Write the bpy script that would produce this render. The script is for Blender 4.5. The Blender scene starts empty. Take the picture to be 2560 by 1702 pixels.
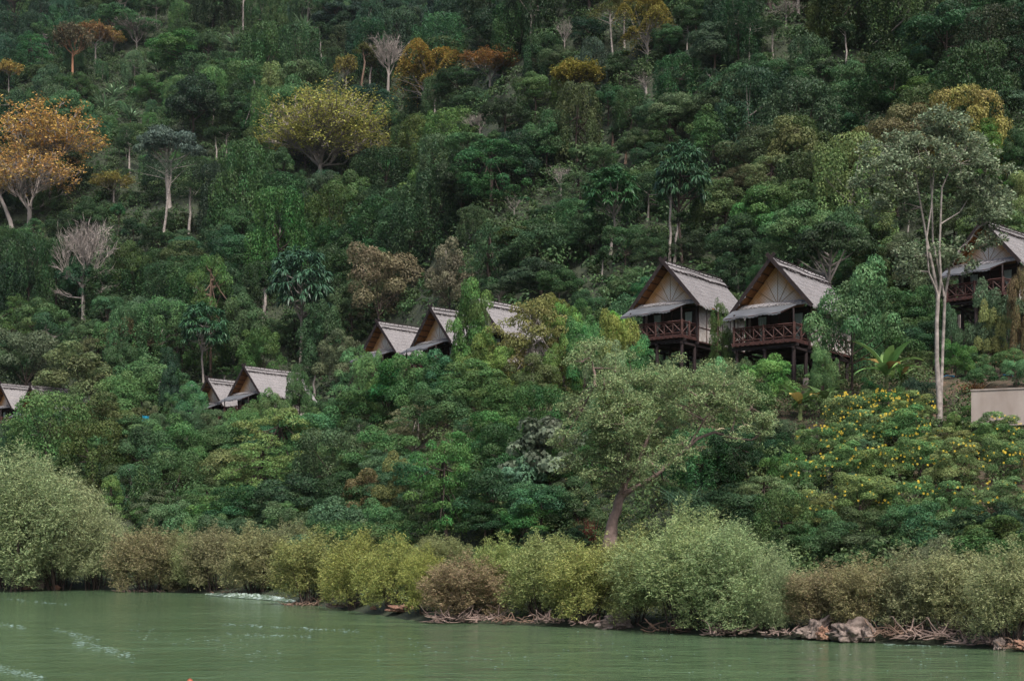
import bpy, math, random
import numpy as np
from mathutils import Vector

# ------------------------------------------------------------------ camera, light, exposure
F, CX, HY, CAM_H = 3555.0, 1280.0, 1370.0, 3.0        # focal length and horizon of the photograph, in its pixels
sc = bpy.context.scene
cam = bpy.data.cameras.new('camera'); camo = bpy.data.objects.new('camera', cam)
sc.collection.objects.link(camo); sc.camera = camo
camo.location = (0, 0, CAM_H); camo.rotation_euler = (math.radians(90), 0, 0)
cam.sensor_width = 36; cam.lens = 36 * F / 2560; cam.shift_y = (HY - 851) / 2560
cam.clip_start = 0.5; cam.clip_end = 3000
SUN_EL, SUN_AZ = math.radians(58), math.radians(162)   # azimuth clockwise from +Y: behind the camera, to the right
w = bpy.data.worlds.new('World'); sc.world = w; w.use_nodes = True
nt = w.node_tree; sky = nt.nodes.new('ShaderNodeTexSky'); sky.sky_type = 'NISHITA'; sky.sun_disc = False
sky.sun_elevation = SUN_EL; sky.sun_rotation = SUN_AZ; sky.air_density = 1.0; sky.dust_density = 5.0; sky.ozone_density = 0.8
bg = nt.nodes['Background']; nt.links.new(sky.outputs[0], bg.inputs[0]); bg.inputs[1].default_value = 0.065
sl = bpy.data.lights.new('sun', 'SUN'); sl.energy = 1.5; sl.angle = math.radians(10); sl.color = (1, .97, .91)
so = bpy.data.objects.new('sun', sl); sc.collection.objects.link(so)
sd = Vector((math.sin(SUN_AZ) * math.cos(SUN_EL), math.cos(SUN_AZ) * math.cos(SUN_EL), math.sin(SUN_EL)))
so.rotation_euler = sd.to_track_quat('Z', 'Y').to_euler()
sc.view_settings.view_transform = 'Standard'; sc.view_settings.look = 'None'
sc.view_settings.exposure = 1.60; sc.view_settings.gamma = 1
sc.cycles.max_bounces = 5; sc.cycles.diffuse_bounces = 2; sc.cycles.glossy_bounces = 2
sc.cycles.transmission_bounces = 3; sc.cycles.transparent_max_bounces = 4

C = sc.collection
rng = np.random.default_rng(11)
K = 2560 / 2358.0

# ------------------------------------------------------------------ terrain
SX = np.array([-600, -300, -150, -60, -35.5, -32, -28, -23.2, -20.2, -16, -11.8, -7.1, -3.8, .3, 4.2, 7.2, 9.4, 11.6, 13.7, 14.9, 30, 60, 200, 600])
SY = np.array([300, 180, 130, 105, 98.7, 101.6, 101.6, 97, 94.4, 88.9, 77.8, 66.7, 58.3, 55.5, 52.8, 48.9, 46.4, 44.8, 43.5, 41.3, 34, 20, -20, -120.])
TT = np.array([-400, -10, -2, 0, 1.0, 4, 10, 16, 22, 40, 55, 68, 80, 95, 1200.])
ZZ = np.array([-30, -1.6, -.5, 0, .25, .5, 1.0, 1.9, 3.6, 9.2, 13.4, 15.2, 18.2, 25.5, 25.5 + 1105 * .6])
def ys(x): return np.interp(x, SX, SY)
def th(x, y):
    x = np.asarray(x, float); y = np.asarray(y, float)
    t = y - ys(x)
    z = np.interp(t, TT, ZZ)
    a = np.clip((t - 85) / 60, 0, 1.6)
    z = z + a * (3.2 * np.sin(x / 21 + 1) * np.sin(y / 33 + .5) + 2.2 * np.sin(x / 11 + y / 19) + 1.3 * np.sin(x / 7 - y / 13))
    b = np.clip((t - 3) / 20, 0, 1)
    return z + b * (.22 * np.sin(x * .9 + y * .5) + .18 * np.sin(y * 1.1 - x * .4))
_yy = np.concatenate([np.arange(25, 200, .2), np.arange(200, 700, .8)])
def hit(px, py):                                      # where the sight line through a point of the photo meets the ground
    xs = (px - CX) / F * _yy; zr = CAM_H + (HY - py) / F * _yy
    k = np.nonzero(np.maximum(th(xs, _yy), 0) >= zr)[0]
    k = k[0] if len(k) else len(_yy) - 1
    return np.array([xs[k], _yy[k], float(th(xs[k], _yy[k]))])
def pos(px, py, y): return np.array([(px - CX) / F * y, y, CAM_H + (HY - py) / F * y])
def proj(p): return CX + F * p[0] / p[1], HY - F * (p[2] - CAM_H) / p[1]

# ------------------------------------------------------------------ materials
def mat(name):
    m = bpy.data.materials.new(name); m.use_nodes = True
    return m, m.node_tree, m.node_tree.nodes['Principled BSDF']
def simple(name, col, rough=.8, var=.25, scale=3.0, col2=None, bump=0.0, stretch=(1, 1, 1), spec=.3, rand=0.0):
    m, t, b = mat(name); N = t.nodes; L = t.links
    tc = N.new('ShaderNodeTexCoord'); mp = N.new('ShaderNodeMapping'); mp.inputs['Scale'].default_value = stretch
    no = N.new('ShaderNodeTexNoise'); no.inputs['Scale'].default_value = scale; no.inputs['Detail'].default_value = 6
    L.new(tc.outputs['Object'], mp.inputs[0]); L.new(mp.outputs[0], no.inputs[0])
    r = N.new('ShaderNodeValToRGB'); r.color_ramp.elements[0].position = .3; r.color_ramp.elements[1].position = .7
    c2 = col2 or tuple(c * (1 + var) for c in col); c1 = tuple(c * (1 - var) for c in col) if col2 is None else col
    r.color_ramp.elements[0].color = (*c1, 1); r.color_ramp.elements[1].color = (*c2, 1)
    L.new(no.outputs[0], r.inputs[0]); L.new(r.outputs[0], b.inputs['Base Color'])
    if rand:                                            # weathering differs from object to object, with broad damp patches
        oi = N.new('ShaderNodeObjectInfo'); n2 = N.new('ShaderNodeTexNoise'); n2.inputs['Scale'].default_value = .7; n2.inputs['Detail'].default_value = 5; L.new(tc.outputs['Object'], n2.inputs[0])
        a_ = N.new('ShaderNodeMath'); a_.operation = 'ADD'; L.new(oi.outputs['Random'], a_.inputs[0]); L.new(n2.outputs[0], a_.inputs[1]); q = N.new('ShaderNodeMapRange'); q.inputs[1].default_value = .2; q.inputs[2].default_value = 1.8; q.inputs[3].default_value = 1 - rand * 1.6; q.inputs[4].default_value = 1 + rand; L.new(a_.outputs[0], q.inputs[0])
        hs = N.new('ShaderNodeHueSaturation'); L.new(q.outputs[0], hs.inputs['Value']); L.new(r.outputs[0], hs.inputs['Color']); L.new(hs.outputs[0], b.inputs['Base Color'])
    b.inputs['Roughness'].default_value = rough; b.inputs['Specular IOR Level'].default_value = spec
    if bump:
        bp = N.new('ShaderNodeBump'); bp.inputs['Strength'].default_value = bump; bp.inputs['Distance'].default_value = .05
        L.new(no.outputs[0], bp.inputs['Height']); L.new(bp.outputs[0], b.inputs['Normal'])
    return m
def leafmat(name, rough=.5, trans=.28, hue=.05, vlo=.55, vhi=1.35, spec=.35):
    m, t, b = mat(name); N = t.nodes; L = t.links
    oi = N.new('ShaderNodeObjectInfo'); at = N.new('ShaderNodeAttribute'); at.attribute_name = 'v'
    at2 = N.new('ShaderNodeAttribute'); at2.attribute_name = 'u'
    hs = N.new('ShaderNodeHueSaturation')
    mr = N.new('ShaderNodeMapRange'); mr.inputs[3].default_value = .5 - hue; mr.inputs[4].default_value = .5 + hue * .6
    L.new(at2.outputs['Fac'], mr.inputs[0]); L.new(mr.outputs[0], hs.inputs['Hue'])
    mv = N.new('ShaderNodeMapRange'); mv.inputs[3].default_value = vlo; mv.inputs[4].default_value = vhi
    L.new(at.outputs['Fac'], mv.inputs[0]); L.new(mv.outputs[0], hs.inputs['Value'])
    L.new(oi.outputs['Color'], hs.inputs['Color'])
    L.new(hs.outputs[0], b.inputs['Base Color'])
    b.inputs['Roughness'].default_value = rough; b.inputs['Specular IOR Level'].default_value = spec
    tr = N.new('ShaderNodeBsdfTranslucent'); L.new(hs.outputs[0], tr.inputs[0])
    mx = N.new('ShaderNodeMixShader'); mx.inputs[0].default_value = trans
    L.new(b.outputs[0], mx.inputs[1]); L.new(tr.outputs[0], mx.inputs[2])
    L.new(mx.outputs[0], N['Material Output'].inputs[0])
    return m
M = {}
M['leaf'] = leafmat('leaf', vlo=.42, vhi=1.6, spec=.16)
M['leaf_glossy'] = leafmat('leaf_glossy', rough=.42, trans=.2, hue=.03, vlo=.5, vhi=1.5, spec=.3)
M['leaf_willow'] = leafmat('leaf_willow', rough=.5, trans=.3, hue=.04, vlo=.45, vhi=1.6, spec=.2)
M['leaf_autumn'] = leafmat('leaf_autumn', rough=.6, trans=.3, hue=.04, vlo=.45, vhi=1.4, spec=.15)
M['petal'] = leafmat('petal', rough=.6, trans=.3, hue=.015, vlo=.8, vhi=1.2)
def barkmat():
    m, t, b = mat('bark'); N = t.nodes; L = t.links
    oi = N.new('ShaderNodeObjectInfo'); no = N.new('ShaderNodeTexNoise'); no.inputs['Scale'].default_value = 3; no.inputs['Detail'].default_value = 8
    tc = N.new('ShaderNodeTexCoord'); L.new(tc.outputs['Object'], no.inputs[0])
    mv = N.new('ShaderNodeMapRange'); mv.inputs[1].default_value = .3; mv.inputs[2].default_value = .7; mv.inputs[3].default_value = .5; mv.inputs[4].default_value = 1.4
    hs = N.new('ShaderNodeHueSaturation'); L.new(no.outputs[0], mv.inputs[0]); L.new(mv.outputs[0], hs.inputs['Value']); L.new(oi.outputs['Color'], hs.inputs['Color'])
    L.new(hs.outputs[0], b.inputs['Base Color']); b.inputs['Roughness'].default_value = .9; b.inputs['Specular IOR Level'].default_value = .2
    return m
M['bark'] = barkmat()
M['dark_wood'] = simple('dark_wood', (.022, .014, .014), .75, .4, 4)
M['red_wood'] = simple('red_wood', (.050, .020, .016), .65, .4, 4)
M['purlin'] = simple('purlin', (.05, .022, .012), .8, .3, 4)
M['bamboo_orange'] = simple('bamboo_orange', (.20, .085, .028), .75, .3, 5)
M['batten'] = simple('batten', (.26, .17, .10), .8, .2, 4)
M['thatch'] = simple('thatch', (.10, .094, .095), .95, 0, 6, (.32, .30, .305), bump=.8, stretch=(1.6, 5, 1.6), rand=.22)
M['thatch_dark'] = simple('thatch_dark', (.09, .075, .07), .95, 0, 7, (.30, .26, .24), bump=.6)
M['awning'] = simple('awning', (.085, .09, .10), .7, .18, 1.5)
M['panel'] = simple('panel', (.22, .19, .165), .85, 0, 5, (.42, .39, .365))
M['curtain'] = simple('curtain', (.28, .34, .32), .8, .12, 4)
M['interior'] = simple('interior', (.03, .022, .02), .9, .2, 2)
M['concrete'] = simple('concrete', (.30, .25, .225), .9, .22, 1.5)
M['stone'] = simple('stone', (.13, .10, .085), .9, .4, 3)
M['blue'] = simple('blue', (.05, .28, .50), .5, .1, 3)
M['cloth'] = simple('cloth', (.01, .20, .30), .8, .1, 3)
M['rock'] = simple('rock', (.065, .048, .040), .85, 0, 2.6, (.27, .215, .19), bump=1.0)
M['rock_orange'] = simple('rock_orange', (.10, .05, .035), .85, 0, 2.4, (.30, .175, .12), bump=.8)
M['float'] = simple('float', (.32, .08, .04), .5, .1, 3)
# gable wall: woven bamboo, golden near the rafters, bleached grey where rain reaches it
def gablemat():
    m, t, b = mat('woven_gable'); N = t.nodes; L = t.links
    tc = N.new('ShaderNodeTexCoord'); sep = N.new('ShaderNodeSeparateXYZ'); L.new(tc.outputs['Object'], sep.inputs[0])
    no = N.new('ShaderNodeTexNoise'); no.inputs['Scale'].default_value = 1.6; no.inputs['Detail'].default_value = 7; L.new(tc.outputs['Object'], no.inputs[0])
    ax = N.new('ShaderNodeMath'); ax.operation = 'ABSOLUTE'; L.new(sep.outputs[0], ax.inputs[0])
    # distance below the slope of the roof
    s = N.new('ShaderNodeMath'); s.operation = 'MULTIPLY'; s.inputs[1].default_value = 1.17; L.new(ax.outputs[0], s.inputs[0])
    a = N.new('ShaderNodeMath'); a.operation = 'ADD'; L.new(s.outputs[0], a.inputs[0]); L.new(sep.outputs[2], a.inputs[1])
    a2 = N.new('ShaderNodeMath'); a2.operation = 'ADD'; L.new(a.outputs[0], a2.inputs[0])
    n2 = N.new('ShaderNodeMath'); n2.operation = 'MULTIPLY'; n2.inputs[1].default_value = 1.6; L.new(no.outputs[0], n2.inputs[0]); L.new(n2.outputs[0], a2.inputs[1])
    r = N.new('ShaderNodeValToRGB'); e = r.color_ramp.elements
    mr = N.new('ShaderNodeMapRange'); mr.inputs[1].default_value = 3.6; mr.inputs[2].default_value = 6.2; L.new(a2.outputs[0], mr.inputs[0]); L.new(mr.outputs[0], r.inputs[0])
    e[0].position = .35; e[0].color = (.50, .46, .43, 1); e[1].position = .90; e[1].color = (.40, .20, .07, 1)
    wv = N.new('ShaderNodeTexChecker'); wv.inputs['Scale'].default_value = 9; L.new(tc.outputs['Object'], wv.inputs['Vector']); wv.inputs[1].default_value = (.82, .82, .82, 1); wv.inputs[2].default_value = (1, 1, 1, 1)
    mm = N.new('ShaderNodeMix'); mm.data_type = 'RGBA'; mm.blend_type = 'MULTIPLY'; mm.inputs[0].default_value = 1
    L.new(r.outputs[0], mm.inputs[6]); L.new(wv.outputs[0], mm.inputs[7]); L.new(mm.outputs[2], b.inputs['Base Color']); b.inputs['Roughness'].default_value = .85
    return m
M['gable'] = gablemat()

# ------------------------------------------------------------------ mesh helpers
class MB:
    def __init__(s): s.v = []; s.f = []
    def quad(s, a, b, c, d):
        k = len(s.v); s.v += [tuple(a), tuple(b), tuple(c), tuple(d)]; s.f.append((k, k + 1, k + 2, k + 3))
    def box(s, x0, x1, y0, y1, z0, z1):
        k = len(s.v); s.v += [(x, y, z) for z in (z0, z1) for y in (y0, y1) for x in (x0, x1)]
        s.f += [tuple(k + i for i in q) for q in ((0, 2, 3, 1), (4, 5, 7, 6), (0, 1, 5, 4), (2, 6, 7, 3), (0, 4, 6, 2), (1, 3, 7, 5))]
    def tube(s, pts, rad, n=6, cap=True):
        pts = [np.asarray(p, float) for p in pts]; m = len(pts)
        if np.isscalar(rad): rad = [rad] * m
        k0 = len(s.v); ref = None
        for i in range(m):
            d = pts[min(i + 1, m - 1)] - pts[max(i - 1, 0)]; d = d / (np.linalg.norm(d) + 1e-9)
            if ref is None: ref = np.array([1., 0, 0]) if abs(d[0]) < .8 else np.array([0, 1., 0])
            a = np.cross(d, ref); a /= np.linalg.norm(a) + 1e-9; b = np.cross(d, a); ref = -np.cross(d, a) if False else ref
            for j in range(n):
                q = 2 * math.pi * j / n
                s.v.append(tuple(pts[i] + rad[i] * (math.cos(q) * a + math.sin(q) * b)))
        for i in range(m - 1):
            for j in range(n):
                s.f.append((k0 + i * n + j, k0 + i * n + (j + 1) % n, k0 + (i + 1) * n + (j + 1) % n, k0 + (i + 1) * n + j))
        if cap:
            s.f.append(tuple(k0 + j for j in range(n))); s.f.append(tuple(k0 + (m - 1) * n + j for j in reversed(range(n))))
    def bar(s, a, b, w_, h_=None):                    # square bar from a to b
        s.tube([a, b], w_ * .7071, 4)
    def mesh(s, name, m=None, smooth=False):
        me = bpy.data.meshes.new(name); me.from_pydata(s.v, [], s.f)
        if m: me.materials.append(m)
        if smooth: me.shade_smooth()
        return me
def link(name, me, parent=None, loc=None, color=None):
    o = bpy.data.objects.new(name, me); C.objects.link(o)
    if parent: o.parent = parent
    if loc is not None: o.location = loc
    if color: o.color = (*color, 1)
    return o
def tag(o, label, cat, group=None):
    o['label'] = label; o['category'] = cat
    if group: o['group'] = group
    return o
def root(name, loc, label, cat, group=None, rz=0, scale=None):
    o = bpy.data.objects.new(name, None); C.objects.link(o); o.location = [float(q) for q in loc]; o.rotation_euler = (0, 0, rz)
    o.empty_display_size = .3
    if scale is not None: o.scale = scale
    return tag(o, label, cat, group)
def norm(a): return a / (np.linalg.norm(a, axis=-1, keepdims=True) + 1e-9)
def leafmesh(name, Cn, N, D, L, W, m, r=None, bend=.12, grp=None):
    """Cn centres, N normals, D leaf axes; one folded diamond per leaf"""
    r = r or rng
    n = len(Cn); N = norm(N); D = norm(D - (D * N).sum(1, keepdims=True) * N); S = np.cross(N, D)
    L = np.broadcast_to(np.asarray(L, float), (n,))[:, None]; W = np.broadcast_to(np.asarray(W, float), (n,))[:, None]
    V = np.empty((n, 4, 3)); V[:, 0] = Cn - D * L / 2; V[:, 1] = Cn + S * W / 2 + N * W * bend; V[:, 2] = Cn + D * L / 2 - N * L * bend; V[:, 3] = Cn - S * W / 2 + N * W * bend
    me = bpy.data.meshes.new(name); me.vertices.add(4 * n); me.loops.add(4 * n); me.polygons.add(n)
    me.vertices.foreach_set('co', V.reshape(-1).astype(np.float32)); me.loops.foreach_set('vertex_index', np.arange(4 * n, dtype=np.int32))
    me.polygons.foreach_set('loop_start', np.arange(0, 4 * n, 4, dtype=np.int32)); me.update(calc_edges=True)
    for a in ('v', 'u'):
        q = r.random(n)
        if grp is not None: q = .45 * q + .55 * r.random(int(grp.max()) + 1)[grp]
        at = me.attributes.new(a, 'FLOAT', 'FACE'); at.data.foreach_set('value', q.astype(np.float32))
    me.materials.append(m); return me
def sph(r, n, zmin=-1.0):
    z = r.uniform(zmin, 1, n); a = r.uniform(0, 2 * math.pi, n); q = np.sqrt(np.maximum(0, 1 - z * z))
    return np.stack([q * np.cos(a), q * np.sin(a), z], 1)
def lobes_to_leaves(r, lobes, n, zmin=-.45, shell=(.72, 1.06), inner=.78):
    lobes = np.asarray(lobes, float); c = lobes[:, :3]; R = lobes[:, 3:]
    p = (R[:, 0] * R[:, 2]) ** .9; p /= p.sum()
    k = r.choice(len(lobes), n, p=p); d = sph(r, n, zmin); P = c[k] + d * R[k] * r.uniform(*shell, (n, 1))
    keep = np.ones(n, bool)
    for i in range(len(lobes)):
        q = (((P - c[i]) / R[i]) ** 2).sum(1) < inner ** 2
        keep &= ~(q & (k != i))
    lobes_to_leaves.k = k[keep]
    return P[keep], d[keep]

# ------------------------------------------------------------------ plant prototypes (width 1, height 1)
PROTO = {}
def limbs(mb, r, top, targets, r0=.025, zb=0.0, n=6, lean=.03):
    w1 = r.normal(0, lean, 2); mid = np.array([w1[0], w1[1], (top - zb) * .5 + zb]); tp = np.array([w1[0] * .6, w1[1] * .3, top])
    mb.tube([(0, 0, zb - .03), mid * [.5, .5, .6], mid, tp], [r0 * 1.25, r0, r0 * .85, r0 * .6], 7)
    for t_ in targets:
        a = mid + (tp - mid) * r.uniform(.1, 1); t_ = np.asarray(t_, float); m_ = a + (t_ - a) * .5 + [0, 0, -.02]
        mb.tube([a, m_, t_], [r0 * .42, r0 * .3, r0 * .13], 5)
def proto(kind, i, lobes, n, L, W, top, m='leaf', droop=.3, zmin=-.45, jit=.55, limbn=9, r0=.022, up=.4, extra=None, inner=.78, shell=(.72, 1.06)):
    r = np.random.default_rng(hash_(kind) + i * 17)
    P, d = lobes_to_leaves(r, lobes, n, zmin, shell, inner); gk = lobes_to_leaves.k
    fx, fz = .5 / np.percentile(np.abs(P[:, :2]), 99.3), 1 / np.percentile(P[:, 2], 99.5); sc_ = np.array([fx, fx, fz]); P = P * sc_; lobes = np.asarray(lobes, float).copy(); lobes[:, :3] *= sc_
    N = d + [0, 0, up] + r.normal(0, jit, d.shape); D = d * [1, 1, .3] + [0, 0, -droop] + r.normal(0, .5, d.shape)
    s = r.uniform(.7, 1.3, len(P))
    me = leafmesh(kind + '_crown', P, N, D, L * s, W * s, M[m], r, grp=gk)
    mb = MB(); ix = r.choice(len(lobes), min(limbn, len(lobes)), False)
    limbs(mb, r, top, [np.asarray(lobes[j][:3]) for j in ix], r0)
    PROTO.setdefault(kind, []).append((me, mb.mesh(kind + '_trunk', M['bark'], True)))
def hash_(s): return sum(ord(c) * (7 + k) for k, c in enumerate(s)) % 10007
for i in range(4):
    r = np.random.default_rng(100 + i); lb = []
    for d in sph(r, 30, -.45): lb.append([*(np.array([0, 0, .57]) + d * [.37, .37, .33] * r.uniform(.6, 1.22)), *(r.uniform(.06, .19) * np.array([1, 1, .75]))])
    proto('round', i, lb, 16000, .026, .015, .6)
for i in range(4):
    r = np.random.default_rng(140 + i); lb = []
    for d in sph(r, 34, -.6): lb.append([*(np.array([0, 0, .45]) + d * [.38, .38, .43] * r.uniform(.55, 1.22)), *(r.uniform(.055, .18) * np.array([1, 1, .8]))])
    proto('shrub', i, lb, 15000, .027, .015, .4, r0=.015)
for i in range(5):                                     # trees hung with climbers: domed top, curtains down the sides
    r = np.random.default_rng(180 + i); lb = []
    for d in sph(r, 12, .2): lb.append([*(np.array([0, 0, .72]) + d * [.25, .25, .16]), *(r.uniform(.11, .16) * np.array([1, 1, .7]))])
    k_ = 15
    for k in range(k_):
        a = 2 * math.pi * k / k_ + r.uniform(-.2, .2); q = r.uniform(.26, .40); zt = r.uniform(.45, .8)
        for z in np.arange(zt, .05, -.14):
            q2 = q + (zt - z) * r.uniform(.0, .12); lb.append([q2 * math.cos(a), q2 * math.sin(a), z, r.uniform(.055, .10), r.uniform(.055, .10), r.uniform(.09, .15)])
            a += r.normal(0, .08)
            if r.random() < .12: break
    proto('vine', i, lb, 19000, .027, .015, .6, droop=.7, zmin=-.7, up=.35)
for i in range(4):                                     # trees with a clear trunk under the crown
    r = np.random.default_rng(220 + i); lb = []
    for d in sph(r, 26, -.5): lb.append([*(np.array([0, 0, .76]) + d * [.36, .36, .17] * r.uniform(.7, 1.1)), *(r.uniform(.09, .16) * np.array([1, 1, .5]))])
    proto('tall', i, lb, 8000, .030, .017, .75, r0=.03, limbn=16, inner=.6)
for i in range(3):                                     # soft feathery trees in layers
    r = np.random.default_rng(260 + i); lb = []
    for k in range(80):
        z = r.uniform(.12, .97); q = .46 * math.sqrt(max(0, 1 - ((z - .42) / .58) ** 2)) * r.uniform(.35, 1); a = r.uniform(0, 6.28)
        lb.append([q * math.cos(a), q * math.sin(a), z, r.uniform(.06, .12), r.uniform(.06, .12), r.uniform(.04, .08)])
    proto('feathery', i, lb, 13000, .024, .012, .9, droop=.5, inner=.5, limbn=20)
for i in range(2):                                     # slim conical
    r = np.random.default_rng(290 + i); lb = []
    for k in range(60):
        z = r.uniform(.1, .96); q = .44 * (1.05 - z) ** .8 * r.uniform(.5, 1); a = r.uniform(0, 6.28)
        lb.append([q * math.cos(a), q * math.sin(a), z, r.uniform(.07, .13), r.uniform(.07, .13), r.uniform(.05, .09)])
    proto('conical', i, lb, 11000, .026, .014, .9, inner=.5)
def strip_leaves(r, P, Dr, L, W, droop, seg=3):        # long leaves made of several pieces that bend down
    out = []
    p = P.copy(); d = norm(Dr.copy())
    for k in range(seg):
        q = p + d * (L / seg)[:, None]; out.append((p, q, k)); p = q; d = norm(d + [0, 0, -droop])
    return out
def stripmesh(name, P, Dr, L, W, m, r, droop=.35, seg=3, shape=(.35, 1, .8, .05)):
    n = len(P); L = np.broadcast_to(np.asarray(L, float), (n,)).copy(); W = np.broadcast_to(np.asarray(W, float), (n,))
    d = norm(Dr); side = norm(np.cross(d, np.array([0, 0, 1.])) + r.normal(0, .25, d.shape))
    pts = [P]; p = P
    for k in range(seg):
        p = p + d * (L / seg)[:, None]; pts.append(p); d = norm(d + [0, 0, -droop])
    prof = np.interp(np.linspace(0, 1, seg + 1), np.linspace(0, 1, len(shape)), shape)
    V = np.empty((n, seg + 1, 2, 3))
    for k in range(seg + 1):
        V[:, k, 0] = pts[k] - side * (W * prof[k] / 2)[:, None]; V[:, k, 1] = pts[k] + side * (W * prof[k] / 2)[:, None]
    base = (np.arange(n) * (seg + 1) * 2)[:, None]
    fs = np.concatenate([(base + np.array([k * 2, k * 2 + 1, k * 2 + 3, k * 2 + 2]))[:, None] for k in range(seg)], 1).reshape(-1)
    nf = n * seg
    me = bpy.data.meshes.new(name); me.vertices.add(n * (seg + 1) * 2); me.loops.add(4 * nf); me.polygons.add(nf)
    me.vertices.foreach_set('co', V.reshape(-1).astype(np.float32)); me.loops.foreach_set('vertex_index', fs.astype(np.int32))
    me.polygons.foreach_set('loop_start', np.arange(0, 4 * nf, 4, dtype=np.int32)); me.update(calc_edges=True)
    for a in ('v', 'u'):
        at = me.attributes.new(a, 'FLOAT', 'FACE'); at.data.foreach_set('value', np.repeat(r.random(n), seg).astype(np.float32))
    me.materials.append(m); return me
for i in range(3):                                     # rosettes of long drooping leaflets
    r = np.random.default_rng(310 + i); d = sph(r, 110, -.5); c = np.array([0, 0, .68]) + d * [.38, .38, .27] * r.uniform(.6, 1.05, (110, 1))
    n = 110 * 22; k = np.repeat(np.arange(110), 22); a = r.uniform(0, 6.28, n)
    Dr = np.stack([np.cos(a), np.sin(a), r.uniform(-.3, .5, n)], 1) + d[k] * .5
    me = stripmesh('rosette_crown', c[k], Dr, r.uniform(.09, .14, n), .020, M['leaf_glossy'], r, .45)
    mb = MB(); limbs(mb, r, .72, c[:22], .02); PROTO.setdefault('rosette', []).append((me, mb.mesh('rosette_trunk', M['bark'], True)))
def willow(i, n_spray, per, L, W, seed):
    r = np.random.default_rng(seed); lb = []
    for d in sph(r, 60, -.72): lb.append([*(np.array([0, 0, .42]) + d * [.37, .37, .37] * r.uniform(.45, 1.25)), *(r.uniform(.055, .16) * np.array([1, 1, 1.1]))])
    for q in range(12): a, q2 = r.uniform(0, 6.28), r.uniform(.05, .42); lb.append([q2 * math.cos(a), q2 * math.sin(a), .93 - q2 * .7 + r.uniform(-.05, .14), .045, .045, .13])   # shoots that break the outline
    P, d = lobes_to_leaves(r, lb, int(n_spray * 1.7), -.9, inner=.6, shell=(.55, 1.35)); P, d = P[:n_spray], d[:n_spray]; P[:, 2] = np.where(P[:, 2] < .05, r.uniform(.05, .25, len(P)), P[:, 2])
    ax = norm(d * [1, 1, .4] + [0, 0, .55] + r.normal(0, .45, d.shape)); k = np.repeat(np.arange(len(P)), per); n = len(k)
    s = r.uniform(-.5, .5, n)[:, None] * .11; Dl = norm(ax[k] + r.normal(0, .55, (n, 3)) + [0, 0, -.15]); Cn = P[k] + ax[k] * s + Dl * L * .4 + r.normal(0, .006, (n, 3))
    me = leafmesh('willow_foliage', Cn, np.cross(Dl, r.normal(0, 1, (n, 3))) + [0, 0, .8], Dl, L * r.uniform(.6, 1.3, n), W, M['leaf_willow'], r)
    mb = MB()
    for q in range(22):
        a = r.uniform(0, 6.28); t_ = np.array([math.cos(a) * r.uniform(.1, .36), math.sin(a) * r.uniform(.1, .36), r.uniform(.25, .7)])
        b0 = t_ * [.25, .25, 0] + [r.normal(0, .04), r.normal(0, .04), -.05]
        mb.tube([b0, b0 * .5 + t_ * .5 + [0, 0, .04], t_], [.008, .006, .002], 5)
    PROTO.setdefault('willow', []).append((me, mb.mesh('willow_stems', M['bark'], True)))
for i in range(4): willow(i, 3600, 9, .034, .0072, 400 + i)
for i in range(3): willow(i, 6000, 10, .028, .0054, 420 + i)
PROTO['willow_fine'] = PROTO['willow'][4:]; PROTO['willow'] = PROTO['willow'][:4]
for i in range(2):                                     # climber with large pale heart-shaped leaves
    r = np.random.default_rng(450 + i); lb = []
    for d in sph(r, 30, -.5): lb.append([*(np.array([0, 0, .5]) + d * [.36, .36, .4] * r.uniform(.6, 1.1)), *(r.uniform(.1, .16) * np.array([1, 1, .8]))])
    proto('bigleaf', i, lb, 3600, .062, .052, .5, droop=1.2, up=.2, jit=.4, inner=.6)

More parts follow.
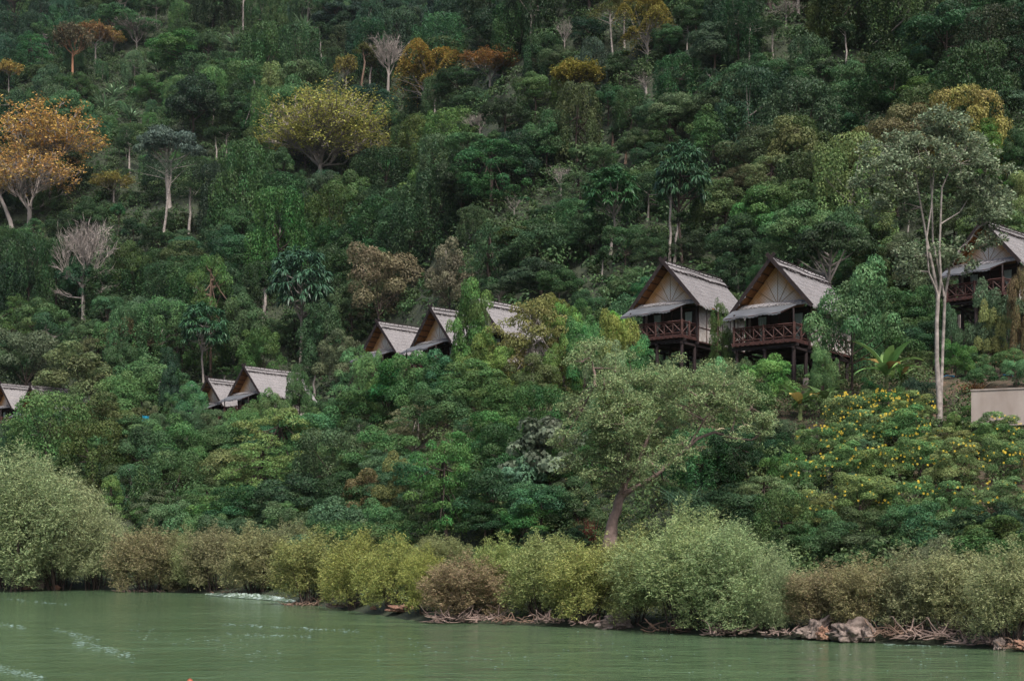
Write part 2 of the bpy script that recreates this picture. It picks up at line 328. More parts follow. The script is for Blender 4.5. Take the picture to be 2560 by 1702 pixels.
def branchy(name, r, top_fork, env_c, env_r, n_t, k1, r0, twigs=4, twl=.09, leaf=None, zmin=-.2, base_lean=(0, 0), tip_r=.0022, shell=(.55, 1), low=()):
    """bare or thin-leaved tree: limbs reach for points spread through a crown envelope"""
    d = sph(r, n_t, zmin); T = np.array(env_c) + d * env_r * r.uniform(*shell, (n_t, 1)); ctr = T[r.choice(n_t, k1, False)]
    own = np.argmin(((T[:, None] - ctr[None]) ** 2).sum(2), 1); mb = MB(); fork = np.array([base_lean[0], base_lean[1], top_fork])
    mb.tube([(0, 0, -.04), fork * [.2, .2, .35], fork * [.6, .6, .7], fork, fork + [0, 0, .05]], [r0 * 1.35, r0, r0 * .85, r0 * .75, r0 * .5], 8)
    tips = []
    for j in range(k1):
        idx = np.nonzero(own == j)[0]
        if not len(idx): continue
        a = fork * [1, 1, r.uniform(.72, 1.0)]; mid = a + (ctr[j] - a) * .55 + [0, 0, -.1 * np.linalg.norm(ctr[j] - a) + r.uniform(-.02, .04)]
        m1 = a + (mid - a) * .5 + r.normal(0, .03, 3); rr = r0 * .46 * min(1, .5 + len(idx) / n_t * k1 * .5)
        mb.tube([a, m1, mid], [rr, rr * .8, rr * .62], 6)
        for q in idx:
            t_ = T[q]; s0 = mid + (a - mid) * r.uniform(0, .35); w_ = r.normal(0, .022, 3); m2 = s0 * .5 + t_ * .5 + w_
            mb.tube([s0, s0 * .75 + t_ * .25 - w_ * .5, m2, t_], [rr * .34, rr * .25, rr * .17, tip_r * 1.2], 4)
            tips.append(t_)
            for z in range(twigs):
                s1 = m2 + (t_ - m2) * r.uniform(0, 1); e = s1 + norm(t_ - m2 + r.normal(0, .14, 3) + [0, 0, .02]) * twl * r.uniform(.5, 1.2)
                mb.tube([s1, s1 * .5 + e * .5 + r.normal(0, .006, 3), e], [tip_r * 1.4, tip_r * 1.1, tip_r * .7], 3); tips.append(e)
    for z, dx, dz in low:                              # side boughs below the crown
        s0 = np.array([0, 0, z]); e = np.array([dx, r.normal(0, .08), z + dz]); q = s0 * .5 + e * .5 - [0, 0, .02]; mb.tube([s0, q, e], [r0 * .2, r0 * .13, tip_r * 1.2], 5)
        for k in range(26):
            a = s0 + (e - s0) * r.uniform(.35, 1); f = a + norm((e - s0) + r.normal(0, .13, 3)) * r.uniform(.05, .14); mb.tube([a, a * .5 + f * .5 + r.normal(0, .008, 3), f], [tip_r * 1.5, tip_r, tip_r * .6], 3)
    tips = np.array(tips); me = None
    if leaf:
        n = leaf['n']; k = r.choice(len(tips), n); sp = leaf['spread']; P = tips[k] + r.normal(0, 1, (n, 3)) * sp
        P[:, 2] += sp[2] * .5
        N = r.normal(0, .6, (n, 3)) + [0, 0, 1]; D = r.normal(0, 1, (n, 3)); s = r.uniform(.7, 1.3, n)
        me = leafmesh(name + '_crown', P, N, D, leaf['L'] * s, leaf['W'] * s, M[leaf.get('m', 'leaf_autumn')], r, grp=k)
    return me, mb.mesh(name + '_trunk', M['bark'], True)

# ------------------------------------------------------------------ tints
T_ = dict(dk=(.028, .062, .026), md=(.045, .100, .035), lt=(.085, .150, .045), bl=(.024, .058, .036), gr=(.075, .115, .075), yl=(.30, .29, .065), yo=(.32, .25, .065),
          og=(.34, .215, .075), ol=(.105, .115, .040), br=(.165, .145, .085), bg=(.060, .150, .030), wl=(.21, .24, .10), wy=(.24, .265, .10), wb=(.215, .205, .10), wp=(.25, .29, .15), pv=(.12, .20, .11), vd=(.016, .038, .018))
BARK = dict(pale=(.27, .235, .215), grey=(.24, .21, .19), brown=(.15, .10, .075), pink=(.20, .145, .125), dark=(.06, .045, .038), orange=(.33, .17, .10))
LAND = []      # landmarks for the labels: (px, py, phrase) in the photograph
RECT = []      # things that must stay in sight: (x0, y0, x1, y1, depth)
def landmark(x, y, s): LAND.append((x, y, s))
def protect(x0, y0, x1, y1, depth): RECT.append((x0, y0, x1, y1, depth))
_used = {}
def where(px, py, skip=None):
    best = sorted(((math.hypot((px - a) , (py - b) * 1.2), a, b, s) for a, b, s in LAND if s != skip))[0]
    dd, a, b, s = best; dx, dy = px - a, py - b; ang = math.degrees(math.atan2(-dy, dx)) % 360
    dirs = ['right of', 'above right of', 'above', 'above left of', 'left of', 'below left of', 'below', 'below right of']
    k = dirs[int((ang + 22.5) // 45) % 8]
    q = 'just ' if dd < 60 else ('' if dd < 120 else 'well ')
    return q + k + ' ' + s
TINTW = dict(dk='dark green', md='mid green', lt='light green', bl='blue-green', gr='grey-green', yl='yellow-green', yo='golden', og='orange', ol='olive', br='brownish', bg='bright green', vd='very dark green', wl='pale green', wy='yellowish', wb='russet', wp='silvery', pv='pale')
KW = {'round': ('forest_tree', 'tree', 'tree with a lumpy round crown'), 'vine': ('vine_draped_tree', 'tree', 'tree draped in climbers'), 'tall': ('tall_tree', 'tree', 'tree with a clear trunk'),
      'feathery': ('feathery_tree', 'tree', 'tree with soft layered foliage'), 'conical': ('conical_tree', 'tree', 'tree with a pointed crown'), 'shrub': ('shrub', 'shrub', 'leafy bush'), 'rosette': ('rosette_tree', 'tree', 'tree with drooping leaf rosettes'),
      'willow': ('riverside_willow', 'willow', 'willow bush'), 'willow_fine': ('riverside_willow', 'willow', 'willow bush'), 'bigleaf': ('large_leaved_climber', 'climber', 'mound of heart-shaped leaves')}
_cnt = {}
def plant(kind, p, wd, ht, tint, bark='dark', label=None, group=None, var=None, name=None, rz=None, jit=.10, tintw=None, partname=None):
    me = PROTO[kind]; k = int(rng.integers(len(me))) if var is None else var; nm, cat, ph = KW[kind]
    tw = tintw or (TINTW[tint] if isinstance(tint, str) else 'green')
    col = T_[tint] if isinstance(tint, str) else tint
    col = tuple(float(c * (1 + rng.normal(0, jit)) ) for c in np.array(col) * (1 + rng.normal(0, jit)))
    top = proj([p[0], p[1], p[2] + ht * .6])
    sz = '' if label else ('tall ' if ht > 1.5 * wd else 'broad ' if wd > 1.25 * ht else '')
    if label is None:
        label = f'{sz}{tw} {ph} {where(top[0] / K, top[1] / K)}'
    words = label.split()
    if len(words) > 16: label = ' '.join(words[:16])
    g = group or {'shrub': 'bushes on the lower slope', 'willow': 'willows along the river bank', 'willow_fine': 'willows along the river bank'}.get(kind, 'forest trees on the hillside')
    o = root(name or nm, p, label, cat, g, rng.uniform(0, 6.28) if rz is None else rz, (wd, wd, ht))
    link('stems' if kind.startswith('willow') or kind in ('shrub', 'bigleaf') else 'trunk', me[k][1], o, color=BARK[bark])
    if not kind.startswith('willow') and kind != 'bigleaf' and col[0] < col[1] * .95: q_ = 1.22 if p[1] - ys(p[0]) < 80 else 1.0; col = (col[0] * 1.0 * q_, col[1] * 1.08 * q_, col[2] * 1.0 * q_)
    link('foliage' if kind.startswith('willow') or kind in ('shrub', 'bigleaf') else 'crown', me[k][0], o, color=col)
    return o
def P(kind, cx, top, base, wpx, tint, bark='dark', label=None, prot=False, lm=None, dist=None, **kw):
    """plant given by where the photo shows it: centre, top, foot and width"""
    p = hit(cx * K, base * K); d = p[1]; ht = (base - top) * K * d / F; wd = wpx * K * d / F
    if dist:                                           # stands in front of a bungalow: foot on the ground at that distance
        q = pos(cx * K, top * K, dist); g = float(th(q[0], q[1])); p = np.array([q[0], q[1], g]); d = dist; ht = q[2] - g; wd = wpx * K * d / F; base = (HY - F * (g - CAM_H) / d) / K
    p[2] -= .03 * ht
    if prot: protect((cx - wpx * .5) * K, top * K, (cx + wpx * .5) * K, base * K, d)
    if lm: landmark(cx, (top + base) / 2, lm)
    return plant(kind, p, wd * 1.04, ht * 1.03, tint, bark, label, **kw)

# ================================================================== SETTING
def terrain_mesh():
    xs = np.concatenate([np.linspace(-700, -130, 50), np.arange(-128, 130, 1.25), np.linspace(132, 700, 50)])
    yv = np.concatenate([np.linspace(-400, 20, 30), np.arange(22, 240, 1.25), np.arange(242, 520, 4), np.linspace(525, 1100, 30)])
    X, Y = np.meshgrid(xs, yv); Z = th(X, Y) + np.where(Y - ys(X) > 0, .06 * np.sin(X * 5.1) * np.sin(Y * 4.3), 0)
    V = np.stack([X, Y, Z], 2).reshape(-1, 3); nx, ny = len(xs), len(yv)
    i = (np.arange(ny - 1)[:, None] * nx + np.arange(nx - 1)[None]).reshape(-1)
    Fs = np.stack([i, i + 1, i + nx + 1, i + nx], 1)
    me = bpy.data.meshes.new('hillside'); me.vertices.add(len(V)); me.loops.add(Fs.size); me.polygons.add(len(Fs))
    me.vertices.foreach_set('co', V.reshape(-1).astype(np.float32)); me.loops.foreach_set('vertex_index', Fs.reshape(-1).astype(np.int32))
    me.polygons.foreach_set('loop_start', np.arange(0, Fs.size, 4, dtype=np.int32)); me.update(calc_edges=True); me.shade_smooth()
    return me
m, t, b = mat('soil'); N, L = t.nodes, t.links
tc = N.new('ShaderNodeTexCoord'); n1 = N.new('ShaderNodeTexNoise'); n1.inputs['Scale'].default_value = 1.2; n1.inputs['Detail'].default_value = 9; n1.inputs['Roughness'].default_value = .7
L.new(tc.outputs['Object'], n1.inputs[0]); rp = N.new('ShaderNodeValToRGB'); e = rp.color_ramp.elements
e[0].position = .38; e[0].color = (.030, .030, .014, 1); e[1].position = .72; e[1].color = (.20, .115, .075, 1); e2 = e.new(.55); e2.color = (.075, .052, .030, 1)
L.new(n1.outputs[0], rp.inputs[0]); b.inputs['Roughness'].default_value = .95
bp = N.new('ShaderNodeBump'); bp.inputs['Distance'].default_value = .3; L.new(n1.outputs[0], bp.inputs['Height']); L.new(bp.outputs[0], b.inputs['Normal'])
tm = terrain_mesh()
co = np.empty(len(tm.vertices) * 3, dtype=np.float32); tm.vertices.foreach_get('co', co); co = co.reshape(-1, 3)   # forest floor and bank are leaf litter and moss; the bungalow terrace is open red soil
fl = np.clip((co[:, 1] - ys(co[:, 0]) - 76) / 10, 0, 1) + np.clip((46 - (co[:, 1] - ys(co[:, 0]))) / 12, 0, 1) * ((co[:, 0] < 19) | (co[:, 0] > 31))
at = tm.attributes.new('litter', 'FLOAT', 'POINT'); at.data.foreach_set('value', fl.astype(np.float32))
la = N.new('ShaderNodeAttribute'); la.attribute_name = 'litter'; lm_ = N.new('ShaderNodeMix'); lm_.data_type = 'RGBA'; L.new(la.outputs['Fac'], lm_.inputs[0]); L.new(rp.outputs[0], lm_.inputs[6])
lr = N.new('ShaderNodeValToRGB'); e = lr.color_ramp.elements; e[0].position = .35; e[0].color = (.014, .022, .010, 1); e[1].position = .7; e[1].color = (.034, .044, .020, 1); L.new(n1.outputs[0], lr.inputs[0]); L.new(lr.outputs[0], lm_.inputs[7]); L.new(lm_.outputs[2], b.inputs['Base Color'])
tm.materials.append(m); ter = link('hillside', tm); ter['kind'] = 'structure'

m, t, b = mat('river_water'); N, L = t.nodes, t.links
tc = N.new('ShaderNodeTexCoord'); mp = N.new('ShaderNodeMapping'); mp.inputs['Rotation'].default_value = (0, 0, math.radians(-35)); mp.inputs['Scale'].default_value = (.55, 1, 1)
L.new(tc.outputs['Object'], mp.inputs[0])
n1 = N.new('ShaderNodeTexNoise'); n1.inputs['Scale'].default_value = 2.6; n1.inputs['Detail'].default_value = 5; L.new(mp.outputs[0], n1.inputs[0])
n2 = N.new('ShaderNodeTexNoise'); n2.inputs['Scale'].default_value = .5; n2.inputs['Detail'].default_value = 3; L.new(mp.outputs[0], n2.inputs[0])
ad = N.new('ShaderNodeMath'); ad.operation = 'ADD'; L.new(n1.outputs[0], ad.inputs[0]); mu = N.new('ShaderNodeMath'); mu.operation = 'MULTIPLY'; mu.inputs[1].default_value = 2.5; L.new(n2.outputs[0], mu.inputs[0]); L.new(mu.outputs[0], ad.inputs[1])
bp = N.new('ShaderNodeBump'); bp.inputs['Strength'].default_value = .75; bp.inputs['Distance'].default_value = .09; L.new(ad.outputs[0], bp.inputs['Height']); L.new(bp.outputs[0], b.inputs['Normal'])
# flecks of foam drawn out along the current
mp2 = N.new('ShaderNodeMapping'); mp2.inputs['Rotation'].default_value = (0, 0, math.radians(-35)); mp2.inputs['Scale'].default_value = (.16, 1, 1); L.new(tc.outputs['Object'], mp2.inputs[0])
n3 = N.new('ShaderNodeTexNoise'); n3.inputs['Scale'].default_value = 2.4; n3.inputs['Detail'].default_value = 9; n3.inputs['Roughness'].default_value = .75; L.new(mp2.outputs[0], n3.inputs[0])
n4 = N.new('ShaderNodeTexNoise'); n4.inputs['Scale'].default_value = .10; L.new(tc.outputs['Object'], n4.inputs[0])
m4 = N.new('ShaderNodeMapRange'); m4.inputs[1].default_value = .45; m4.inputs[2].default_value = .62; m4.inputs[3].default_value = -.08; m4.inputs[4].default_value = .03; L.new(n4.outputs[0], m4.inputs[0])
a5 = N.new('ShaderNodeMath'); a5.operation = 'ADD'; L.new(n3.outputs[0], a5.inputs[0]); L.new(m4.outputs[0], a5.inputs[1])
m5 = N.new('ShaderNodeMapRange'); m5.inputs[1].default_value = .68; m5.inputs[2].default_value = .76; L.new(a5.outputs[0], m5.inputs[0])
cm = N.new('ShaderNodeMix'); cm.data_type = 'RGBA'; L.new(m5.outputs[0], cm.inputs[0])
nc = N.new('ShaderNodeTexNoise'); nc.inputs['Scale'].default_value = .06; L.new(tc.outputs['Object'], nc.inputs[0]); rc = N.new('ShaderNodeValToRGB'); e = rc.color_ramp.elements
e[0].position = .35; e[0].color = (.058, .100, .050, 1); e[1].position = .65; e[1].color = (.080, .132, .070, 1); L.new(nc.outputs[0], rc.inputs[0]); L.new(rc.outputs[0], cm.inputs[6]); cm.inputs[7].default_value = (.30, .42, .36, 1)
L.new(cm.outputs[2], b.inputs['Base Color']); b.inputs['Roughness'].default_value = .10; b.inputs['IOR'].default_value = 1.33; b.inputs['Specular IOR Level'].default_value = .5
mb = MB(); mb.quad((-700, -400, 0), (700, -400, 0), (700, 260, 0), (-700, 260, 0)); wa = link('river', mb.mesh('river', m)); wa['kind'] = 'structure'

# ================================================================== BUNGALOWS
def bungalow(apex_px, y0, theta, label, ridge=8.4, open_side=True, seed=0, awning=True, group='thatched bungalows on stilts'):
    r = np.random.default_rng(900 + seed); Pa = pos(*apex_px, y0); AZ = 5.6
    o = root('bungalow', (Pa[0], Pa[1], Pa[2] - AZ), label, 'bungalow', group, -math.radians(theta))
    c_, s_ = math.cos(math.radians(theta)), math.sin(math.radians(theta))
    def world(x, y): return Pa[0] + c_ * x + s_ * y, Pa[1] - s_ * x + c_ * y
    def ground(x, y): return float(th(*world(x, y))) - (Pa[2] - AZ)
    HW, EZ = 2.87, 2.28; sl_ = (AZ - EZ) / HW
    # thatched roof: overlapping courses with ragged lower edges, one slope each side
    for sgn, nm in ((1, 'roof_slope'), (-1, 'roof_slope')):
        mb = MB(); nc_ = 9; nn = 64
        for k in range(nc_):
            x0, x1 = HW * k / nc_, HW * (k + 1) / nc_ + .10
            ysq = np.linspace(-.12, ridge, nn + 1); lift = .035
            for j in range(nn):
                ya, yb = ysq[j], ysq[j + 1]; d0, d1 = r.uniform(-.05, .05, 2); u0, u1 = r.uniform(0, .03, 2)
                if k == nc_ - 1: d0, d1 = d0 * 3.2, d1 * 3.2
                za = AZ - sl_ * x0; xb = x1 + d0 * (.4 if k < nc_ - 1 else 1); zb = AZ - sl_ * xb
                mb.quad((sgn * x0, ya, za + .02), (sgn * x0, yb, za + .02), (sgn * xb, yb, zb + lift + u0), (sgn * xb, ya, zb + lift + u0))
                mb.quad((sgn * xb, ya, zb + lift + u0), (sgn * xb, yb, zb + lift + u0), (sgn * xb, yb, zb - .03), (sgn * xb, ya, zb - .03))
        # soft frayed edge at the verge
        for j in range(30):
            q = r.uniform(.2, 1); x = HW * q; z = AZ - sl_ * x; l_ = r.uniform(.08, .3)
            mb.quad((sgn * x, -.14, z + .1), (sgn * (x + .10), -.14, z + .02), (sgn * (x + .08), -.16, z - l_), (sgn * (x + .03), -.16, z - l_))
        link(nm, mb.mesh(nm, M['thatch']), o)
        mb = MB(); t_ = .05
        mb.quad((sgn * .02, 0.0, AZ - .06), (sgn * HW, 0.0, EZ - .06), (sgn * HW, ridge, EZ - .06), (sgn * .02, ridge, AZ - .06))
        sf = link('soffit', mb.mesh('soffit', M['bamboo_orange']), o)
        mb = MB()
        for k in range(7):
            q = (k + .6) / 7; mb.bar((sgn * HW * q, .02, AZ - sl_ * HW * q - .10), (sgn * HW * q, 1.5, AZ - sl_ * HW * q - .10), .07)
        link('purlins', mb.mesh('purlins', M['purlin']), sf)
        mb = MB(); a, b_ = np.array([-sgn * .28, -.20, AZ + .40]), np.array([sgn * (HW + .12), -.20, EZ - .08])
        off = -.03 * sgn
        nrm = np.array([sl_, 0, 1.0]); nrm /= np.linalg.norm(nrm); nrm[0] *= sgn
        a[1] += off; b_[1] += off; h = .13
        for (p_, q_) in ((a, b_),):
            v = [p_ - nrm * h, q_ - nrm * h, q_ + nrm * h, p_ + nrm * h]; k0 = len(mb.v)
            mb.v += [tuple(x) for x in v] + [tuple(x + np.array([0, .045, 0])) for x in v]
            mb.f += [(0, 1, 2, 3), (7, 6, 5, 4), (0, 4, 5, 1), (1, 5, 6, 2), (2, 6, 7, 3), (3, 7, 4, 0)]
        link('bargeboard', mb.mesh('bargeboard', M['dark_wood']), o)
    # ridge: thatch cap, long poles and lashing sticks
    mb = MB(); nn = 40; yq = np.linspace(-.15, ridge + .05, nn + 1)
    for sgn in (1, -1):
        for j in range(nn):
            xe = .55 + r.uniform(-.06, .06); mb.quad((0, yq[j], AZ + .17), (0, yq[j + 1], AZ + .17), (sgn * xe, yq[j + 1], AZ - sl_ * xe + .17), (sgn * xe, yq[j], AZ - sl_ * xe + .17))
    rc_ = link('ridge_cap', mb.mesh('ridge_cap', M['thatch']), o)
    mb = MB()
    for x in (.30, .62, -.30, -.62, .02):
        yb = np.linspace(0, ridge, 7); mb.tube([(x + r.normal(0, .03), q, AZ - sl_ * abs(x) + .25 + r.normal(0, .03)) for q in yb], .035, 5)
    for k in range(13):
        y_ = .3 + k * (ridge - .6) / 12; sgn = 1; x = .78
        mb.tube([(-.25, y_ + .15, AZ + .42 - .15), (x, y_ + r.uniform(-.25, .25), AZ - sl_ * x + .24)], .028, 4)
        mb.tube([(.25, y_ - .1, AZ + .12), (-x, y_ + r.uniform(-.25, .25), AZ - sl_ * x + .24)], .028, 4)
    link('ridge_poles', mb.mesh('ridge_poles', M['dark_wood']), rc_)
    # gable wall with sunburst battens
    gy = .95; mb = MB(); gh = 2.72
    gx = (AZ - .12 - gh) / sl_
    k0 = len(mb.v); mb.v += [(-gx, gy, gh), (gx, gy, gh), (0, gy, AZ - .12), (-gx, gy + .04, gh), (gx, gy + .04, gh), (0, gy + .04, AZ - .12)]; mb.f += [(0, 1, 2), (5, 4, 3), (0, 3, 4, 1)]
    gb = link('gable_wall', mb.mesh('gable_wall', M['gable']), o)
    mb = MB()
    for dg in (35, 63, 90, 117, 145):
        a = math.radians(dg); dx, dz = math.cos(a), math.sin(a); L_ = (AZ - .15 - gh) / (dz + sl_ * abs(dx))
        mb.bar((dx * .15, gy - .02, gh + dz * .15), (dx * L_, gy - .02, gh + dz * L_), .03)
    link('battens', mb.mesh('battens', M['batten']), gb)
    # thatched skirt below the gable, then the cloth awning
    mb = MB(); nn = 44; xq = np.linspace(-2.55, 2.5, nn + 1)
    for j in range(nn):
        for (ya, za, yb, zb) in ((.92, 2.90, .45, 2.76), (.48, 2.82, .05, 2.55)):
            dz = r.uniform(-.05, .05); xa, xb = xq[j], xq[j + 1]
            tp = 1 - .16 * (ya > .7)
            mb.quad((xa * tp, ya, za), (xb * tp, ya, za), (xb, yb, zb + dz), (xa, yb, zb + dz)); mb.quad((xa, yb, zb + dz), (xb, yb, zb + dz), (xb, yb + .02, zb - .14), (xa, yb + .02, zb - .14))
    link('thatched_skirt', mb.mesh('thatched_skirt', M['thatch']), o)
    if awning:
        mb = MB(); nn = 30
        for j in range(nn):
            for i in range(4):
                def A(u, v):
                    xl = -2.8 + u * (4.75 - .55 * v); sag = -.05 * math.sin(u * math.pi * 5) * v
                    zz = 2.42 - v * .62 + sag - .10 * (1 - u) * v
                    if v > .99: zz -= .0
                    return (xl, -.12 - 1.45 * v, zz)
                mb.quad(A(j / nn, i / 4), A((j + 1) / nn, i / 4), A((j + 1) / nn, (i + 1) / 4), A(j / nn, (i + 1) / 4))
            a = A(j / nn, 1); b_ = A((j + 1) / nn, 1); d_ = .10 + .06 * (j % 2)
            mb.quad(a, b_, (b_[0], b_[1] - .02, b_[2] - d_), (a[0], a[1] - .02, a[2] - .10 - .06 * ((j + 1) % 2)))
        aw = link('awning', mb.mesh('awning', M['awning']), o)
        mb = MB(); mb.bar((-2.7, -.2, 2.33), (-2.7, -1.55, 1.62), .05); mb.bar((1.85, -.2, 2.33), (1.35, -1.55, 1.72), .05); mb.bar((-2.7, -1.55, 1.66), (1.4, -1.55, 1.74), .05)
        link('awning_frame', mb.mesh('awning_frame', M['red_wood']), aw)
    # deck and balustrade
    DX, D0, D1 = 2.22, -1.3, .95
    mb = MB(); mb.box(-DX, DX, D0, D1, -.10, 0); mb.box(-DX - .05, DX + .05, D0 - .06, D0, -.22, .03); mb.box(DX, DX + .06, D0, D1, -.22, .03); mb.box(-DX - .06, -DX, D0, D1, -.22, .03)
    for k in range(12): x = -DX + .2 + k * .36; mb.box(x, x + .10, D0 - .14, D1, -.18, -.102)
    dk = link('deck', mb.mesh('deck', M['red_wood']), o)
    def rail(ax, ay, bx, by, bays):
        mb = MB(); A_, B_ = np.array([ax, ay, 0.]), np.array([bx, by, 0.])
        for z, w_ in ((1.0, .08), (.88, .05), (.16, .06)): mb.bar(A_ + [0, 0, z], B_ + [0, 0, z], w_)
        for k in range(bays + 1):
            p_ = A_ + (B_ - A_) * k / bays; mb.bar(p_ + [0, 0, 0], p_ + [0, 0, 1.12 if k in (0, bays) or k == bays // 2 else .95], .13 if k in (0, bays) or k == bays // 2 else .06)
            if k < bays:
                q_ = A_ + (B_ - A_) * (k + 1) / bays; mb.bar(p_ + [0, 0, .18], q_ + [0, 0, .88], .055); mb.bar(p_ + [0, 0, .88], q_ + [0, 0, .18], .055)
        link('balustrade', mb.mesh('balustrade', M['red_wood']), o)
    rail(-DX + .05, D0 + .06, DX - .05, D0 + .06, 6); rail(DX - .04, D0 + .12, DX - .04, D1 - .05, 2); rail(-DX + .04, D0 + .12, -DX + .04, D1 - .05, 2)
    for x in (-DX + .08, DX - .08): mb = MB(); mb.bar((x, D0 + .08, 1.1), (x, D0 + .08, 1.95 if x < 0 else 2.0), .10); link('awning_post', mb.mesh('awning_post', M['dark_wood']), o)
    # room: posts, dark front with doors and curtains, side walls of woven panels
    FY, BY = .95, ridge - .5; RX = 2.3
    mb = MB()
    mb.box(-RX, -RX + .05, FY + .1, BY, -.25, 2.3); mb.box(RX - .05, RX, FY + .1, BY, -.25, 2.3); mb.box(-RX, RX, BY, BY + .05, -.25, 2.4)
    wl = link('wall', mb.mesh('wall', M['panel']), o)
    mb = MB()
    for y_ in np.arange(FY + .1, BY + .1, (BY - FY) / 6): mb.box(RX - .02, RX + .03, y_ - .04, y_ + .04, -.25, 2.3)
    mb.box(RX - .02, RX + .035, FY, BY, .78, .84); mb.box(RX - .02, RX + .035, FY, BY, -.30, -.20); link('wall_battens', mb.mesh('wall_battens', M['red_wood']), wl)
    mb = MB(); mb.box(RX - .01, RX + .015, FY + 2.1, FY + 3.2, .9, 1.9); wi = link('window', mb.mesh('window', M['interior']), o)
    mb = MB(); mb.box(RX, RX + .045, FY + 2.05, FY + 2.12, .85, 1.95); mb.box(RX, RX + .045, FY + 3.18, FY + 3.25, .85, 1.95); mb.box(RX, RX + .045, FY + 2.12, FY + 3.18, 1.88, 1.95); mb.box(RX, RX + .045, FY + 2.12, FY + 3.18, .85, .9); mb.box(RX + .01, RX + .04, FY + 2.62, FY + 2.67, .9, 1.88)
    link('window_frame', mb.mesh('window_frame', M['red_wood']), wi)
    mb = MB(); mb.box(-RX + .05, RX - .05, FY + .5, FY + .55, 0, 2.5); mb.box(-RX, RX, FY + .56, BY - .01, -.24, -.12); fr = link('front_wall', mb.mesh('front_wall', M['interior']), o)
    mb = MB()
    for x in (-1.75, -.95, -.15, .65): mb.box(x, x + .09, FY + .4, FY + .48, 0, 2.3)
    mb.box(-1.9, 1.9, FY + .4, FY + .47, 2.2, 2.32)
    link('front_posts', mb.mesh('front_posts', M['red_wood']), fr)
    for x in (-1.3, 1.35):
        mb = MB(); nn = 14
        for j in range(nn):
            for zz in range(8):
                def Q(u, v):
                    wd = .30 * (1 - .62 * math.exp(-((v - .38) / .12) ** 2)) * (1 - .3 * (1 - v)); return (x + (u - .5) * 2 * wd, FY + .33 + .03 * math.sin(u * 25), .1 + v * 1.95)
                mb.quad(Q(j / nn, zz / 8), Q((j + 1) / nn, zz / 8), Q((j + 1) / nn, (zz + 1) / 8), Q(j / nn, (zz + 1) / 8))
        link('curtain', mb.mesh('curtain', M['curtain'], True), o)
    for x in (-RX, RX):
        mb = MB(); mb.box(x - .12 if x > 0 else x - .02, x + .02 if x > 0 else x + .12, FY - .14, FY + .02, -.2, 2.6); link('corner_post', mb.mesh('corner_post', M['dark_wood']), o)
    mb = MB()
    for y_ in (-1.0, .9, 3.6, 6.2, BY - .1): mb.box(-2.4, 2.4, y_ - .07, y_ + .07, -.46, -.26)
    for x in (-2.1, 0, 2.1): mb.box(x - .07, x + .07, D0 + .05, BY, -.62, -.462)
    link('floor_beams', mb.mesh('floor_beams', M['dark_wood']), o)
    for y_ in (-1.0, .9, 3.6, 6.2, BY - .1):
        for x in (-2.05, 0, 2.05):
            g = ground(x, y_) - .4; mb = MB(); mb.tube([(x, y_, -.46), (x + r.normal(0, .02), y_, g)], .13, 7)
            st = link('stilt', mb.mesh('stilt', M['dark_wood']), o)
            if y_ < 1: mb = MB(); mb.tube([(x, y_, g + .15), (x, y_, g + .85)], .20, 8); link('footing', mb.mesh('footing', M['concrete']), st)
    for a, b_ in (((-2.05, .9, -.6), (0, .9, -3)), ((2.05, 3.6, -3), (2.05, .9, -.6))): mb = MB(); mb.bar(a, b_, .08); link('brace', mb.mesh('brace', M['dark_wood']), o)
    return o
B2 = bungalow((1929, 649), 95, 36, 'thatched bungalow on stilts with a dark red railed deck, second from the right', seed=2)
B1 = bungalow((1660, 658), 105, 36, 'thatched bungalow on stilts with a curtain by its deck, left of its close twin', seed=1, ridge=9.0)
BR = bungalow((2456, 555), 105, 45, 'highest thatched bungalow, half hidden behind the pale multi-stemmed tree at far right', seed=3)
BM2 = bungalow((1079, 772), 130, 48, 'thatched bungalow with grey awning overlapping the roof of its left neighbour, mid slope', seed=4)
BM1 = bungalow((946, 808), 150, 44, 'thatched bungalow mid slope whose roof runs behind the awning of the next', seed=5, ridge=8)
BM3 = bungalow((1194, 750), 132, 40, 'bungalow of which only a patch of thatch shows above the yellowish tree', seed=6)
BL1 = bungalow((612, 918), 165, 40, 'thatched bungalow with an orange-brown slatted soffit among trees at left, nearest of that row', seed=7)
BL2 = bungalow((520, 948), 172, 40, 'thatched bungalow whose right slope shows left of and under its neighbour, at left', seed=8)
BL3 = bungalow((383, 955), 182, 40, 'bungalow almost hidden in trees, a scrap of pale thatch above a turquoise cloth', seed=9)
BL4 = bungalow((2, 961), 190, 40, 'leftmost thatched bungalow, cut by the left edge of the photo', seed=10, awning=False)
BL5 = bungalow((78, 966), 186, 40, 'thatched bungalow half buried in bushes, second from the left edge', seed=11)
for (x, y, s) in ((1790, 700, 'the railed stilt bungalow'), (1530, 700, 'the curtained stilt bungalow'), (2260, 600, 'the highest bungalow'), (1000, 760, 'the overlapping mid-slope bungalows'), (1130, 715, 'the patch of thatch mid slope'), (570, 900, 'the small bungalow roofs at left'), (30, 920, 'the two roofs at the left edge')): landmark(x, y, s)
for q in ((1570, 640, 1850, 940, 104), (1812, 635, 2075, 870, 94), (2395, 540, 2560, 860, 95), (912, 800, 1050, 900, 149), (995, 765, 1125, 895, 129), (1224, 752, 1302, 798, 131),
          (556, 912, 700, 1010, 164), (700, 960, 765, 1004, 164), (525, 950, 590, 1030, 170), (0, 955, 80, 1045, 185), (375, 955, 400, 1010, 180)): protect(*q)

